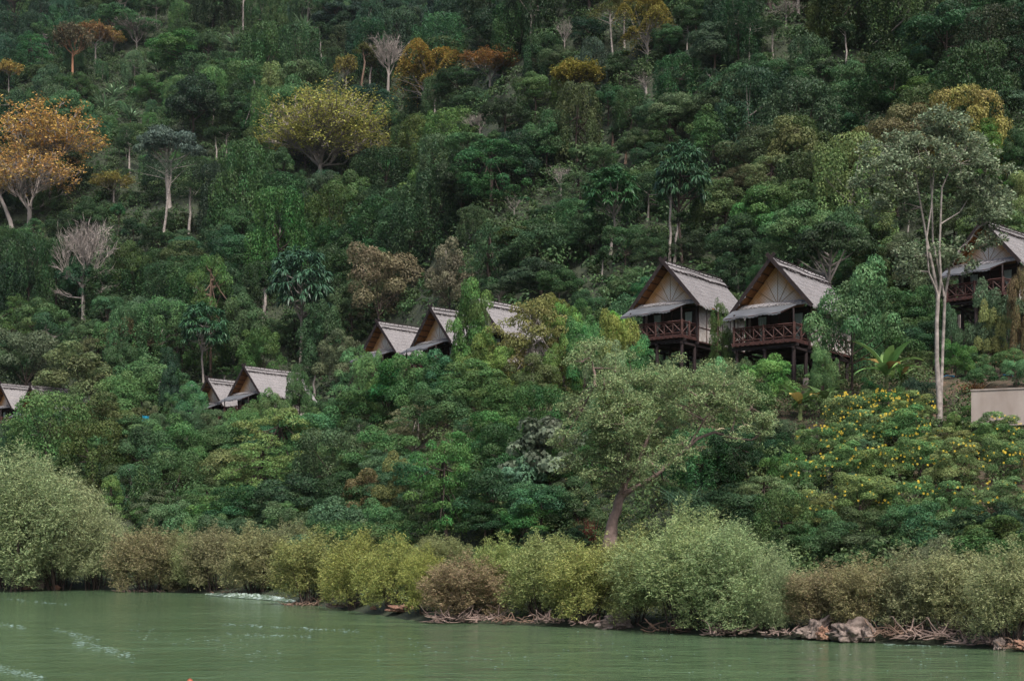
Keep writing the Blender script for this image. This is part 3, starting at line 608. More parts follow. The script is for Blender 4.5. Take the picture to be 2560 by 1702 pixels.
# ================================================================== TREES THAT STAND OUT
def special(name, cx, top, base, wpx, build, label, cat='tree', tint='yl', bark='pale', lm=None, rz=0.0, prot=True, group=None, shift=0):
    p = hit(cx * K, base * K); d = p[1]; ht = (base - top) * K * d / F; wd = wpx * K * d / F
    me, tr = build
    o = root(name, p - np.array([0, 0, .3]), label, cat, group, rz, (wd, wd, ht))
    link('trunk', tr, o, color=BARK[bark])
    if me: link('crown', me, o, color=T_[tint] if isinstance(tint, str) else tint)
    if prot: protect((cx - wpx * .46) * K, top * K, (cx + wpx * .46) * K, (base * .6 + top * .4) * K, d); protect((cx - wpx * .07) * K, top * K, (cx + wpx * .07) * K, (base - .2 * (base - top)) * K, d)
    if lm: landmark(cx + shift, (top * .6 + base * .4), lm)
    return o
R_ = np.random.default_rng
# golden and yellow-green crowns
special('autumn_tree', 737, 192, 432, 325, branchy('autumn_tree', R_(1), .22, (.04, 0, .59), np.array([.50, .42, .41]), 260, 12, .020, 5, .07, dict(n=16000, L=.018, W=.011, spread=np.array([.028, .028, .018])), zmin=-.75, shell=(.35, 1)),
        'big yellow-green spreading tree with pale forked limbs, upper middle left', tint=(.36, .375, .10), bark='grey', lm='the big yellow-green tree')
special('autumn_tree', 110, 226, 470, 290, branchy('autumn_tree', R_(2), .30, (.0, 0, .64), np.array([.5, .4, .35]), 170, 10, .018, 5, .07, dict(n=8500, L=.020, W=.014, spread=np.array([.022, .022, .012])), zmin=-.8, shell=(.35, 1)),
        'wide orange-leaved tree spreading behind the white-trunked golden one, left edge', tint=(.50, .34, .10), bark='grey', lm='the wide orange tree')
special('autumn_tree', 68, 330, 528, 240, branchy('autumn_tree', R_(3), .22, (.06, 0, .64), np.array([.48, .4, .32]), 110, 8, .026, 6, .09, dict(n=4200, L=.024, W=.016, spread=np.array([.022, .022, .012])), zmin=-.5),
        'golden-orange tree with stout white forked trunk low at the left edge', tint=(.50, .34, .11), bark='pale', lm='the white-trunked golden tree')
special('autumn_tree', 30, 415, 545, 110, branchy('autumn_tree', R_(4), .7, (-.35, 0, .9), np.array([.4, .3, .12]), 30, 4, .045, 4, .09, dict(n=1400, L=.03, W=.02, spread=np.array([.02, .02, .02])), base_lean=(-.28, 0)),
        'white trunk leaning left with sparse golden leaves at the left edge', tint='yo', bark='pale')
def layered(seed, n=9):
    r = R_(seed); mb = MB(); P_, Nn = [], []
    mb.tube([(0, 0, -.03), (.02, 0, .2), (-.01, 0, .38), (0, 0, .55)], [.02, .017, .013, .008], 6)
    for k in range(16):
        a = r.uniform(0, 6.28); q = r.uniform(.04, .44); z = r.uniform(.66, 1.0) - .7 * q * q
        if k < 5: z = r.uniform(.38, .55); q = r.uniform(.25, .45)
        c = np.array([q * math.cos(a) + .04, q * math.sin(a), z]); s0 = np.array([0, 0, r.uniform(.2, .5)]); mb.tube([s0, s0 * .5 + c * .5 - [0, 0, .03], c], [.009, .006, .002], 5)
        m_ = 650 if k >= 5 else 180; rr = r.uniform(.10, .2) if k >= 5 else .08
        pp = c + r.normal(0, 1, (m_, 3)) * [rr * .7, rr * .7, .010]; pp[:, 2] += .03 - .8 * ((pp[:, :2] - c[:2]) ** 2).sum(1) / rr; P_.append(pp)
    for k in range(26):
        s0 = np.array([0, 0, r.uniform(.15, .4)]); a = r.uniform(0, 6.28); q = r.uniform(.2, .5); c = np.array([q * math.cos(a), q * math.sin(a), s0[2] + r.uniform(.08, .3)])
        mb.tube([s0, s0 * .5 + c * .5 + r.normal(0, .02, 3), c], [.005, .0035, .002], 4)
    Pp = np.concatenate(P_); n = len(Pp)
    return leafmesh('layered_crown', Pp, r.normal(0, .3, (n, 3)) + [0, 0, 1], r.normal(0, 1, (n, 3)), .03, .018, M['leaf_autumn'], r), mb.mesh('layered_trunk', M['bark'], True)
special('layered_tree', 985, 86, 262, 165, layered(5), 'golden flat-layered tree with thin branches beside the bare grey one, top middle', tint='yo', bark='grey', lm='the golden layered tree')
special('autumn_tree', 1128, 112, 215, 150, branchy('autumn_tree', R_(6), .4, (0, 0, .7), np.array([.5, .4, .28]), 70, 7, .018, 5, .08, dict(n=4800, L=.03, W=.02, spread=np.array([.03, .03, .02]))),
        'rust-orange low-crowned tree right of the golden layered tree', tint=(.24, .14, .045), bark='grey', lm='the rust-orange tree')
special('autumn_tree', 1490, -22, 150, 150, layered(9), 'yellowish layered tree touching the top edge, right of centre', tint=(.24, .22, .06), bark='grey', lm='the yellowish tree at the top edge')
special('autumn_tree', 220, 52, 150, 110, branchy('autumn_tree', R_(8), .5, (0, 0, .75), np.array([.5, .4, .25]), 60, 7, .02, 5, .08, dict(n=4200, L=.04, W=.025, spread=np.array([.03, .03, .02]))),
        'russet-orange crown near the upper left corner, above the bare branches', tint=(.26, .17, .07), bark='grey')
special('tall_tree', 167, 58, 190, 95, branchy('tall_tree', R_(9), .5, (0, 0, .74), np.array([.5, .4, .26]), 60, 7, .03, 5, .08, dict(n=3600, L=.045, W=.028, spread=np.array([.03, .03, .02]))),
        'brown-crowned tree on a bare orange trunk near the upper left corner', tint=(.13, .12, .07), bark='orange', lm='the orange-trunked tree')
special('autumn_tree', 20, 135, 215, 70, branchy('autumn_tree', R_(10), .5, (0, 0, .7), np.array([.5, .4, .28]), 50, 6, .02, 5, .08, dict(n=3000, L=.045, W=.028, spread=np.array([.03, .03, .02]))),
        'small golden crown at the left edge, high above the wide orange tree', tint='yo', bark='grey')
special('autumn_tree', 262, 72, 130, 60, branchy('autumn_tree', R_(12), .5, (0, 0, .7), np.array([.5, .4, .28]), 40, 6, .02, 5, .08, dict(n=1800, L=.045, W=.028, spread=np.array([.03, .03, .02]))),
        'small yellow crown just right of the orange-trunked tree', tint='yo', bark='grey')
special('autumn_tree', 262, 395, 470, 120, branchy('autumn_tree', R_(13), .4, (0, 0, .65), np.array([.5, .4, .33]), 60, 6, .02, 5, .08, dict(n=3200, L=.035, W=.022, spread=np.array([.03, .03, .02]))),
        'low yellow-leaved tree right of the white-trunked golden tree', tint=(.24, .22, .06), bark='grey')
special('autumn_tree', 797, 128, 222, 60, branchy('autumn_tree', R_(14), .4, (0, 0, .7), np.array([.5, .4, .3]), 50, 6, .025, 5, .08, dict(n=2600, L=.05, W=.03, spread=np.array([.03, .03, .03]))),
        'small yellowish tree left of the bare grey tree, top middle', tint=(.22, .20, .055), bark='grey')
special('autumn_tree', 1330, 152, 300, 120, branchy('autumn_tree', R_(15), .6, (0, 0, .84), np.array([.5, .42, .17]), 90, 9, .03, 5, .08, dict(n=6500, L=.04, W=.022, spread=np.array([.03, .03, .025]))),
        'golden-green umbrella crown above a climber-covered column, upper right of centre', tint=(.22, .20, .04), bark='dark', lm='the golden umbrella crown')
# leafless trees
def bare(cx, top, base, wpx, seed, label, fork=.4, r0=.02, nt=110, k1=9, env=(0, 0, .72), er=(.5, .42, .28), bark='pale', lm=None, tw=7, rz=0, lean=(0, 0), tip=.0016, zmin=-.25, low=()):
    return special('bare_tree', cx, top, base, wpx, branchy('bare_tree', R_(seed), fork, env, np.array(er), nt, k1, r0 * .8, tw, .10, None, zmin=zmin, base_lean=lean, tip_r=tip, shell=(.25, 1), low=low), label, bark=bark, lm=lm, rz=rz, group='leafless trees in the forest')
bare(192, 502, 768, 150, 21, 'tall leafless grey-pink tree with a wide twig dome, left', .50, .040, 150, 8, bark='pale', lm='the tall leafless tree at left', env=(0, 0, .76), er=(.55, .45, .25), tip=.0022, zmin=-.3, low=((.45, -.42, .12), (.46, .45, .10), (.30, -.45, .06), (.32, .48, .08), (.2, .38, .03)))
for (x, y, w_, s) in ((192, 640, 90, 60), (205, 700, 80, 61)): pass
bare(893, 72, 228, 120, 22, 'leafless silver-grey tree with a leaning forked trunk, top middle', .45, .035, 120, 9, bark='pale', lm='the bare silver-grey tree', lean=(.02, 0), env=(0, 0, .76), er=(.5, .42, .24))
bare(1105, 252, 312, 100, 23, 'low fan of leafless grey twigs standing alone above dark foliage', .25, .02, 120, 9, env=(0, 0, .6), er=(.5, .42, .4), bark='pale', lm='the fan of grey twigs')
bare(1292, 372, 476, 92, 24, 'small leafless tree with flat pale branches on a thin trunk, mid hillside', .55, .018, 40, 7, env=(0, 0, .82), er=(.52, .42, .16), tw=5, lm='the small flat-topped bare tree')
bare(1184, 446, 505, 62, 25, 'tiny leafless tree like an upturned broom, mid hillside', .5, .02, 26, 6, env=(0, 0, .8), er=(.5, .42, .2), tw=5)
bare(1488, 156, 222, 90, 26, 'twisted leafless branches, bleached white, upper right of centre', .25, .04, 26, 5, env=(-.05, 0, .6), er=(.5, .42, .4), tw=4, lm='the twisted white branches')
bare(315, 32, 118, 125, 27, 'leafless grey tree with wide arching twigs near the upper left corner', .25, .015, 110, 9, env=(0, 0, .7), er=(.5, .42, .3), bark='grey', lm='the arching grey twigs')
bare(1810, -5, 60, 110, 28, 'faint grey leafless crown near the top edge, right of centre', .4, .015, 90, 9, env=(0, 0, .7), er=(.5, .42, .3), bark='grey')
bare(560, -40, 78, 60, 29, 'white-trunked leafless tree cut by the top edge, left of centre', .62, .04, 40, 5, env=(0, 0, .88), er=(.5, .42, .14), lm='the white trunk at the top edge')
bare(578, 0, 78, 34, 30, 'thin white trunk just right of the thicker white trunk at the top edge', .75, .035, 20, 4, env=(0, 0, .9), er=(.5, .42, .12))
bare(1300, 40, 130, 60, 31, 'grey leafless snag wrapped in twigs, top right of centre', .4, .03, 60, 7, env=(0, 0, .7), er=(.5, .42, .3), bark='grey')
bare(225, 520, 590, 40, 32, 'leafless sapling behind the tall bare tree at left', .4, .02, 30, 5, bark='grey')
# slim bare trunks among the dark trees
def stem(cx, top, base, wpx, label, bark='pale', tint='md', lean=0.0, seed=0, cw=60, fr=.3):
    r = R_(700 + seed); p = hit(cx * K, base * K); d = p[1]; s = K * d / F; ht = (base - top) * s
    o = root('slim_trunked_tree', p, label, 'tree', 'slim pale trunks in the forest')
    mb = MB(); rr = wpx * s / 2; lx = lean * s
    mb.tube([(lx * q + r.normal(0, rr * .5), r.normal(0, rr * .4), ht * q - .3 * (q == 0)) for q in np.linspace(0, 1, 7)], [rr * (1.25 - .6 * q) for q in np.linspace(0, 1, 7)], 7)
    P_ = []
    for k in range(12):
        c = np.array([lx + r.normal(0, cw * s * .25), r.normal(0, cw * s * .22), ht * r.uniform(1 - fr * .6, 1.05)]); b0 = np.array([lx * .9, 0, ht * r.uniform(.7, .95)])
        mb.tube([b0, b0 * .5 + c * .5 + r.normal(0, .1, 3), c], [rr * .28, rr * .2, rr * .1], 4); q = r.normal(0, 1, (230, 3)) * [cw * s * .11, cw * s * .11, cw * s * .05]; P_.append(c + q)
    link('trunk', mb.mesh('trunk', M['bark'], True), o, color=BARK[bark]); Pp = np.concatenate(P_); n = len(Pp)
    link('crown', leafmesh('crown', Pp, r.normal(0, .5, (n, 3)) + [0, 0, 1], r.normal(0, 1, (n, 3)), 2.6 * s * r.uniform(.7, 1.3, n), 1.6 * s, M['leaf'], r), o, color=T_[tint])
    protect((cx - 6 + min(0, lean)) * K, top * K, (cx + 6 + max(0, lean)) * K, (base - .25 * (base - top)) * K, d); return o
stem(374, 375, 562, 5.5, 'tall pale-trunked tree with a grey-green crown, left of the big yellow-green tree', tint='gr', lean=22, seed=1, cw=150, fr=.35); landmark(385, 470, 'the tall pale trunk')
stem(433, 430, 557, 6, 'thin brown trunk right of the tall pale trunk', 'grey', 'dk', 6, 2, 60)
stem(606, 650, 756, 8, 'kinked white trunk with few leaves, left of the dark-crowned tree', 'pale', 'dk', 6, 3, 30); landmark(606, 700, 'the kinked white trunk')
stem(1412, 30, 152, 4, 'thin white trunk under the yellowish tree at the top edge', 'pale', 'ol', -8, 4, 70)
stem(1437, 10, 118, 4, 'second thin white trunk, right of another, under the yellowish tree', 'pale', 'ol', 0, 5, 60)
stem(1724, 50, 180, 4, 'very thin pale trunk in the dark trees, upper right', 'pale', 'dk', 3, 6, 70); landmark(1724, 115, 'the very thin pale trunk')
stem(1778, 60, 140, 4, 'brownish thin trunk right of the very thin pale one, upper right', 'grey', 'dk', 2, 7, 60)
stem(835, 110, 215, 5, 'brown liana-hung trunk left of the bare silver-grey tree', 'brown', 'ol', 2, 8, 40)
stem(848, 140, 215, 4, 'slanting pale stem between the brown trunk and the bare silver-grey tree', 'pale', 'ol', 10, 9, 30)
stem(1543, 420, 600, 6, 'straight pale trunk rising behind the curtained bungalow into drooping rosettes', 'pale', 'dk', 2, 10, 40)
stem(1553, 500, 603, 6, 'leaning pale trunk just right of the straight one behind the curtained bungalow', 'pale', 'dk', 9, 11, 40)
stem(516, 850, 920, 5, 'short pale pole of a trunk above the small roofs at left', 'pale', 'md', 0, 12, 20)
stem(724, 845, 925, 5, 'slim grey trunk over the right end of the nearest small roof at left', 'pale', 'dk', 2, 13, 50)
stem(1300, 815, 858, 7, 'short orange-brown trunk beside the stone patch, mid slope', 'orange', 'ol', -6, 14, 30)

for k, (x, a, b, w_, l) in enumerate(((640, 500, 590, 4, 'thin pale trunk between climbers, below right of the big yellow-green tree'), (300, 330, 400, 4, 'thin pale trunk right of the wide orange tree'), (520, 300, 370, 4, 'short grey trunk under the very dark rounded tree, right side'), (500, 305, 372, 3, 'short grey trunk under the very dark rounded tree, left side'),
        (1000, 190, 262, 3, 'thin grey stem right of the golden layered tree'), (740, 60, 150, 3, 'thin pale trunk hanging among dark crowns, top left of centre'), (1580, 60, 130, 3, 'thin pale trunk below the yellowish tree at the top edge, right side'), (1950, 60, 150, 4, 'pale trunk among vine columns, top right'), (2090, 470, 560, 4, 'thin pale trunk left of the pale multi-stemmed tree'), (1700, 600, 680, 4, 'thin twin trunk behind and between the two main bungalows'), (1385, 585, 650, 4, 'grey trunk below the shorter rosette tree'), (1030, 560, 640, 4, 'pale trunk rising in the brown-flecked tree'))):
    stem(x, a, b, w_, l, 'pale' if k % 2 else 'grey', 'dk', (-1) ** k * 5, 30 + k, 45)
# single trees with their own character
def PP(*a, **k): return P(*a, prot=True, **k)
PP('rosette', 1572, 318, 604, 150, (.030, .080, .042), label='dark tree with long drooping leaf rosettes behind the curtained bungalow', lm='the dark rosette tree')
PP('rosette', 1405, 380, 585, 150, (.032, .085, .042), label='dark rosette-leaved tree left of its taller like, mid hillside', bark='grey')
PP('rosette', 692, 566, 860, 165, (.045, .100, .058), label='large dark feathery-leaved tree on a slim trunk above the small roofs at left', bark='grey', lm='the dark feathery tree')
PP('feathery', 485, 588, 870, 120, (.065, .115, .040), label='tall soft olive tree on a slim trunk, left of the dark feathery tree', bark='brown', lm='the tall soft olive tree', tintw='olive')
PP('rosette', 470, 690, 900, 130, (.055, .120, .060), label='blue-green layered tree in front of the tall soft olive tree', bark='grey')
PP('shrub', 872, 572, 770, 190, 'br', label='broad tree topped with pinkish-brown flower heads above the mid-slope bungalows', lm='the pinkish-brown flowering tree', name='flowering_tree', jit=.03)
PP('shrub', 1040, 558, 745, 130, (.14, .125, .075), label='brown-flecked tree right of the broad pinkish-brown flowering tree', name='flowering_tree')
PP('feathery', 1230, 688, 880, 215, (.17, .18, .055), bark='pale', dist=117, label='airy yellow-green tree with pale forking branches in front of the thatch patch', lm='the airy yellow-green tree')
PP('shrub', 1085, 645, 830, 110, (.085, .14, .04), label='bright leafy tree covering the right side of the overlapping bungalow, mid slope', name='leafy_tree', dist=121)
PP('shrub', 1962, 600, 865, 195, (.060, .118, .055), dist=90, label='dense glossy-leaved tree covering the right end of the railed bungalow', name='leafy_tree', lm='the glossy-leaved tree beside the railed bungalow', rz=.5)
PP('feathery', 1655, 695, 830, 62, (.065, .11, .045), bark='brown', dist=97, label='slender sapling standing between the two main bungalows')
PP('conical', 2270, 278, 425, 110, 'bg', label='vivid green lumpy tree right of the pale multi-stemmed tree', name='bright_tree')
PP('conical', 2320, 330, 440, 80, 'bg', label='smaller vivid green tree against the larger vivid green one, far right', name='bright_tree')
PP('shrub', 1767, 812, 905, 145, (.080, .185, .05), dist=89, label='rounded bright green bush under the deck of the railed bungalow', rz=1.0, lm='the bright bush under the railed deck')
PP('shrub', 1640, 822, 900, 100, (.11, .18, .085), dist=94, label='pale green bush below the stilts of the curtained bungalow')
PP('bigleaf', 1262, 962, 1160, 200, 'pv', label='mound of pale heart-shaped leaves left of the leaning riverside tree', lm='the mound of heart-shaped leaves')
PP('bigleaf', 1205, 1055, 1180, 110, 'pv', label='lower mound of pale heart-shaped leaves, left foot of the larger mound')
PP('feathery', 1030, 1015, 1250, 190, (.070, .145, .040), label='soft round bright green tree above the willows, centre', lm='the soft bright green tree')
PP('feathery', 960, 935, 1030, 145, (.14, .15, .085), bark='pale', label='grey-green airy tree with pale forked stems above the soft bright green tree')
PP('conical', 254, 1095, 1200, 80, (.10, .17, .06), label='pointed light green young tree behind the big left willow')
PP('feathery', 825, 800, 960, 120, (.10, .16, .075), label='pale feathery tree hung with yellow pods left of the mid-slope bungalows')
PP('tall', 390, 300, 480, 160, 'gr', bark='pale', label='grey-green flat crown on the tall pale trunk, upper left')
PP('round', 440, 175, 340, 150, (.018, .042, .022), label='very dark rounded tree with lighter climbers on top, upper left', lm='the very dark rounded tree')

# the leaning riverside tree, limb by limb
def limbtree(name, d, foot, limbs_, clusters, label, n_leaf, L, W, tint, bark, leafm='leaf', seed=0, cat='tree', flat=.8, twigs=7, lm=None, thin=.62):
    """limbs_: lists of (px, py, radius in px, depth offset in m); clusters: (px, py, radius px, depth offset)"""
    r = R_(seed); f0 = pos(*foot, d); g = float(th(f0[0], f0[1])); o = root(name, (f0[0], f0[1], min(g, f0[2])), label, cat)
    off = np.array([f0[0], f0[1], min(g, f0[2])]); mb = MB(); ends = []
    for lb in limbs_:
        pts = [pos(a, b_, d + e) - off for a, b_, q, e in lb]; rad = [q * d / F * thin for a, b_, q, e in lb]
        if lb[0][1] >= foot[1]: pts = [pts[0] * [1, 1, 0] + [0, 0, -.8]] + pts; rad = [rad[0] * 1.2] + rad
        P2, R2 = [pts[0]], [rad[0]]
        for i in range(1, len(pts)):
            P2 += [(pts[i - 1] + pts[i]) / 2 + r.normal(0, rad[i] * .15, 3), pts[i]]; R2 += [(rad[i - 1] + rad[i]) / 2, rad[i]]
        mb.tube(P2, R2, 9); ends += P2[2:]
    Pl = []; S = np.array([q for a, b_, q, e in clusters], float); pr = S ** 2 / (S ** 2).sum(); ends = np.array(ends)
    for (a, b_, q, e), p_ in zip(clusters, pr):
        c = pos(a, b_, d + e) - off; R = q * d / F; near = ends[np.argmin(((ends - c) ** 2).sum(1))]
        mb.tube([near, near * .5 + c * .5 + r.normal(0, R * .15, 3), c], [.05, .035, .018], 5)
        sub = c + r.normal(0, .5, (twigs, 3)) * R
        for s_ in sub: mb.tube([c, c * .5 + s_ * .5 + r.normal(0, .05, 3), s_], [.018, .012, .006], 3)
        m_ = int(n_leaf * p_); k = r.integers(0, twigs, m_); dr = sph(r, m_, -.5); Pl.append(sub[k] + dr * R * r.uniform(.25, .62, (m_, 1)) * [1, 1, flat])
    Pp = np.concatenate(Pl); n = len(Pp)
    link('trunk', mb.mesh('trunk', M['bark'], True), o, color=BARK[bark])
    link('crown', leafmesh('crown', Pp, r.normal(0, .6, (n, 3)) + [0, -.2, .8], r.normal(0, 1, (n, 3)) + [0, 0, -.4], L * r.uniform(.7, 1.3, n), W, M[leafm], r), o, color=tint)
    xs = [a for a, b_, q, e in clusters]; yq = [b_ for a, b_, q, e in clusters]
    protect(min(xs) - 30, min(yq) - 20, max(xs) + 30, foot[1], d - 1)
    if lm: landmark((min(xs) + max(xs)) / 2 / K, (min(yq) + max(yq)) / 2 / K, lm)
    return o
D_ = 66.0
limbtree('riverside_tree', D_, (1525, 1356), [
    [(1522, 1372, 38, 0), (1528, 1330, 29, 0), (1535, 1291, 22, 0), (1546, 1255, 21, 0), (1558, 1232, 22, 0)],
    [(1556, 1238, 15, 0), (1575, 1226, 12, -.2), (1600, 1212, 11, -.3), (1641, 1188, 9, -.6), (1664, 1165, 8, -.6), (1691, 1142, 8, -.3), (1724, 1115, 8, 0), (1744, 1096, 7, 0), (1787, 1080, 7, .3), (1825, 1094, 6, .5), (1880, 1100, 4, .6)],
    [(1558, 1238, 13, 0), (1565, 1205, 11, .3), (1588, 1175, 9, .5), (1611, 1119, 8, .8), (1634, 1062, 7, 1), (1658, 1033, 6, 1), (1674, 999, 5, 1.2), (1700, 960, 3, 1.4)],
    [(1552, 1240, 11, 0), (1560, 1190, 9, -.5), (1572, 1130, 9, -1), (1568, 1080, 9, -1), (1553, 1040, 9, -1), (1541, 1003, 8, -1), (1518, 978, 8, -.8), (1487, 963, 7, -.6), (1487, 935, 6, -.4), (1480, 905, 4, -.3), (1462, 880, 3, 0)],
    [(1724, 1112, 5, 0), (1760, 1050, 4, -.4), (1800, 1000, 3, -.6)], [(1822, 1090, 3, .4), (1838, 1050, 3, .2), (1832, 1010, 2.5, .2)]],
    [(1470, 870, 42, .5), (1455, 905, 36, -.8), (1500, 925, 44, .8), (1540, 930, 40, 1.5), (1585, 945, 45, .5), (1560, 985, 42, -1.2), (1620, 965, 48, 1.2), (1665, 960, 44, .2), (1715, 955, 45, 1.5), (1760, 960, 46, .4), (1810, 965, 46, -.6),
     (1850, 985, 44, .6), (1880, 1020, 42, 0), (1915, 1050, 38, .5), (1905, 1085, 28, .3), (1840, 1030, 44, -1), (1790, 1010, 42, -.5), (1740, 1020, 40, .5), (1690, 1010, 42, -1), (1640, 1020, 42, 1), (1600, 1060, 40, -1.2), (1510, 1010, 40, -1.4),
     (1480, 1060, 44, -1), (1440, 1090, 36, -.4), (1530, 1070, 44, -1.2), (1500, 1120, 42, -.8), (1560, 1110, 40, -1.4), (1460, 1150, 34, 0), (1520, 1165, 38, -.6), (1590, 1110, 34, 1.2), (1640, 1090, 34, 1), (1580, 1170, 30, .5), (1630, 1150, 28, .6), (1690, 1070, 32, .7), (1425, 1040, 34, .5), (1635, 1165, 30, -2.0), (1670, 1140, 32, -1.8), (1705, 1110, 30, -1.6), (1600, 1205, 22, -1.6), (1560, 1060, 40, -2.2), (1500, 1040, 40, -2), (1400, 1110, 34, .4), (1420, 1170, 32, .2), (1480, 1190, 36, -.8), (1530, 1205, 32, -1), (1440, 1010, 36, .8), (1600, 1195, 26, .9), (1660, 1200, 24, .8), (1555, 1150, 40, -1.6), (1510, 960, 44, -1.5), (1600, 1010, 44, -1.8), (1700, 960, 40, -1.2), (1780, 980, 40, -1.4)],
    'leaning riverside tree with thick reddish forked trunk and silvery small leaves, right of centre', 62000, .12, .045, (.19, .26, .12), 'pink', seed=5, thin=.55, lm='the leaning riverside tree', twigs=9)
limbtree('multi_stemmed_tree', 78.0, (2348, 985), [
    [(2348, 990, 13, 0), (2342, 900, 10, 0), (2342, 800, 9, 0), (2345, 740, 9, 0), (2338, 700, 8, 0), (2325, 640, 6, 0), (2310, 560, 5, .3), (2296, 480, 4, .5), (2290, 440, 3, .5)],
    [(2352, 985, 9, .4), (2356, 900, 7, .5), (2360, 800, 7, .5), (2362, 740, 7, .6), (2372, 690, 6, .7), (2375, 660, 5, .7)],
    [(2345, 745, 7, 0), (2352, 700, 6, -.3), (2348, 620, 5, -.4), (2352, 540, 4.5, -.5), (2355, 470, 4, -.5), (2372, 430, 3, -.4), (2395, 395, 3, 0)],
    [(2360, 740, 5, .5), (2350, 690, 5, .2), (2332, 600, 4.5, .2), (2330, 500, 4, .3), (2325, 420, 3, .3)],
    [(2345, 740, 5, 0), (2330, 700, 5, -.5), (2322, 680, 4, -.6), (2316, 600, 4, -.6), (2328, 520, 3.5, -.6), (2335, 420, 3, -.7)],
    [(2372, 680, 4, .7), (2400, 620, 3, .9), (2425, 600, 3, 1), (2440, 575, 2, 1)], [(2352, 560, 4, -.5), (2400, 530, 2.5, 0), (2430, 480, 2, .4)]],
    [(2210, 395, 40, 1.5), (2190, 440, 38, .5), (2240, 370, 44, .5), (2290, 350, 46, 1), (2340, 330, 46, .2), (2380, 320, 40, 0), (2410, 350, 46, .6), (2440, 385, 42, 1), (2460, 430, 44, .4), (2250, 420, 46, -.8), (2300, 400, 46, 0), (2350, 385, 46, -.8), (2400, 410, 44, -1),
     (2440, 460, 40, -.4), (2480, 490, 44, 1), (2220, 480, 40, -.4), (2260, 510, 38, .4), (2380, 460, 34, .6), (2500, 540, 44, 0), (2460, 540, 40, .8), (2420, 500, 36, 1), (2300, 460, 30, 1), (2480, 600, 34, .5), (2400, 640, 30, 0), (2350, 650, 34, .5), (2300, 640, 38, -.3), (2270, 680, 34, .2), (2240, 640, 30, .3), (2420, 660, 24, .4), (2340, 700, 22, .8), (2200, 530, 34, 1), (2160, 470, 34, 1.5)],
    'tall pale multi-stemmed tree with loose grey-green leaves in front of the highest bungalow', 21000, .20, .10, (.17, .22, .135), 'pale', seed=6, thin=.55, lm='the pale multi-stemmed tree', twigs=8)
PP('shrub', 2290, 640, 880, 110, (.055, .095, .050), dist=100, label='dark leafy tree left of the pale multi-stemmed trunk', name='leafy_tree')

# ---------------------------------------------------------------- big-leaved plants
def banana(cx, base, hpx, wpx, n, label, tint=(.17, .32, .10), seed=0, wl=.24):
    r = R_(800 + seed); p = hit(cx * K, base * K); s = K * p[1] / F; H_ = hpx * s; o = root('banana_plant', p, label, 'plant', 'banana plants below the bungalows')
    mb = MB(); mb.tube([(0, 0, -.2), (.03, 0, H_ * .3), (0, 0, H_ * .5)], [.14, .11, .06], 8); link('stem', mb.mesh('stem', M['bark'], True), o, color=(.10, .13, .05))
    for k in range(n):
        a = 2 * math.pi * k / n + r.uniform(-.3, .3); e = r.uniform(.25, 1.3); Lf = H_ * r.uniform(.65, .9); mb = MB(); seg = 9; d = np.array([math.cos(a) * math.cos(e), math.sin(a) * math.cos(e), math.sin(e)]); q = np.array([0, 0, H_ * r.uniform(.38, .5)])
        side = np.array([-math.sin(a), math.cos(a), 0]); pr = []
        for j in range(seg + 1):
            u = j / seg; pr.append((q.copy(), side.copy(), math.sin(math.pi * min(1, max(.06, u ** .8)) * .97) * Lf * wl * .5 + .012)); q = q + d * Lf / seg; d = d + np.array([0, 0, -.13]); d /= np.linalg.norm(d)
        for j in range(seg):
            (q0, s0, w0), (q1, s1, w1) = pr[j], pr[j + 1]; up = np.array([0, 0, .25])
            mb.quad(q0, q1, q1 + s1 * w1 + up * w1, q0 + s0 * w0 + up * w0); mb.quad(q0, q0 - s0 * w0 + up * w0, q1 - s1 * w1 + up * w1, q1)
        me = mb.mesh('leaf', M['leaf_glossy'])
        for z in ('v', 'u'):
            at = me.attributes.new(z, 'FLOAT', 'FACE'); at.data.foreach_set('value', np.full(len(me.polygons), r.random(), dtype=np.float32))
        dry = k % 6 == 5
        link('leaf', me, o, color=(.35, .26, .08) if dry else tint)
    protect((cx - wpx / 2) * K, (base - hpx) * K, (cx + wpx / 2) * K, base * K, p[1]); return o
banana(2040, 918, 132, 120, 14, 'large banana plant with one dry drooping leaf, right of the railed bungalow', seed=1, wl=.25); landmark(2040, 850, 'the large banana plant')
banana(1842, 968, 88, 90, 7, 'small banana plant with upright pale leaf, left of another small one', seed=2, wl=.34)
banana(1892, 966, 92, 90, 8, 'small banana plant among yellow flowers, right of another small one', seed=3, wl=.34)
banana(2075, 905, 70, 60, 6, 'low banana plant at the right foot of the large one', seed=4)
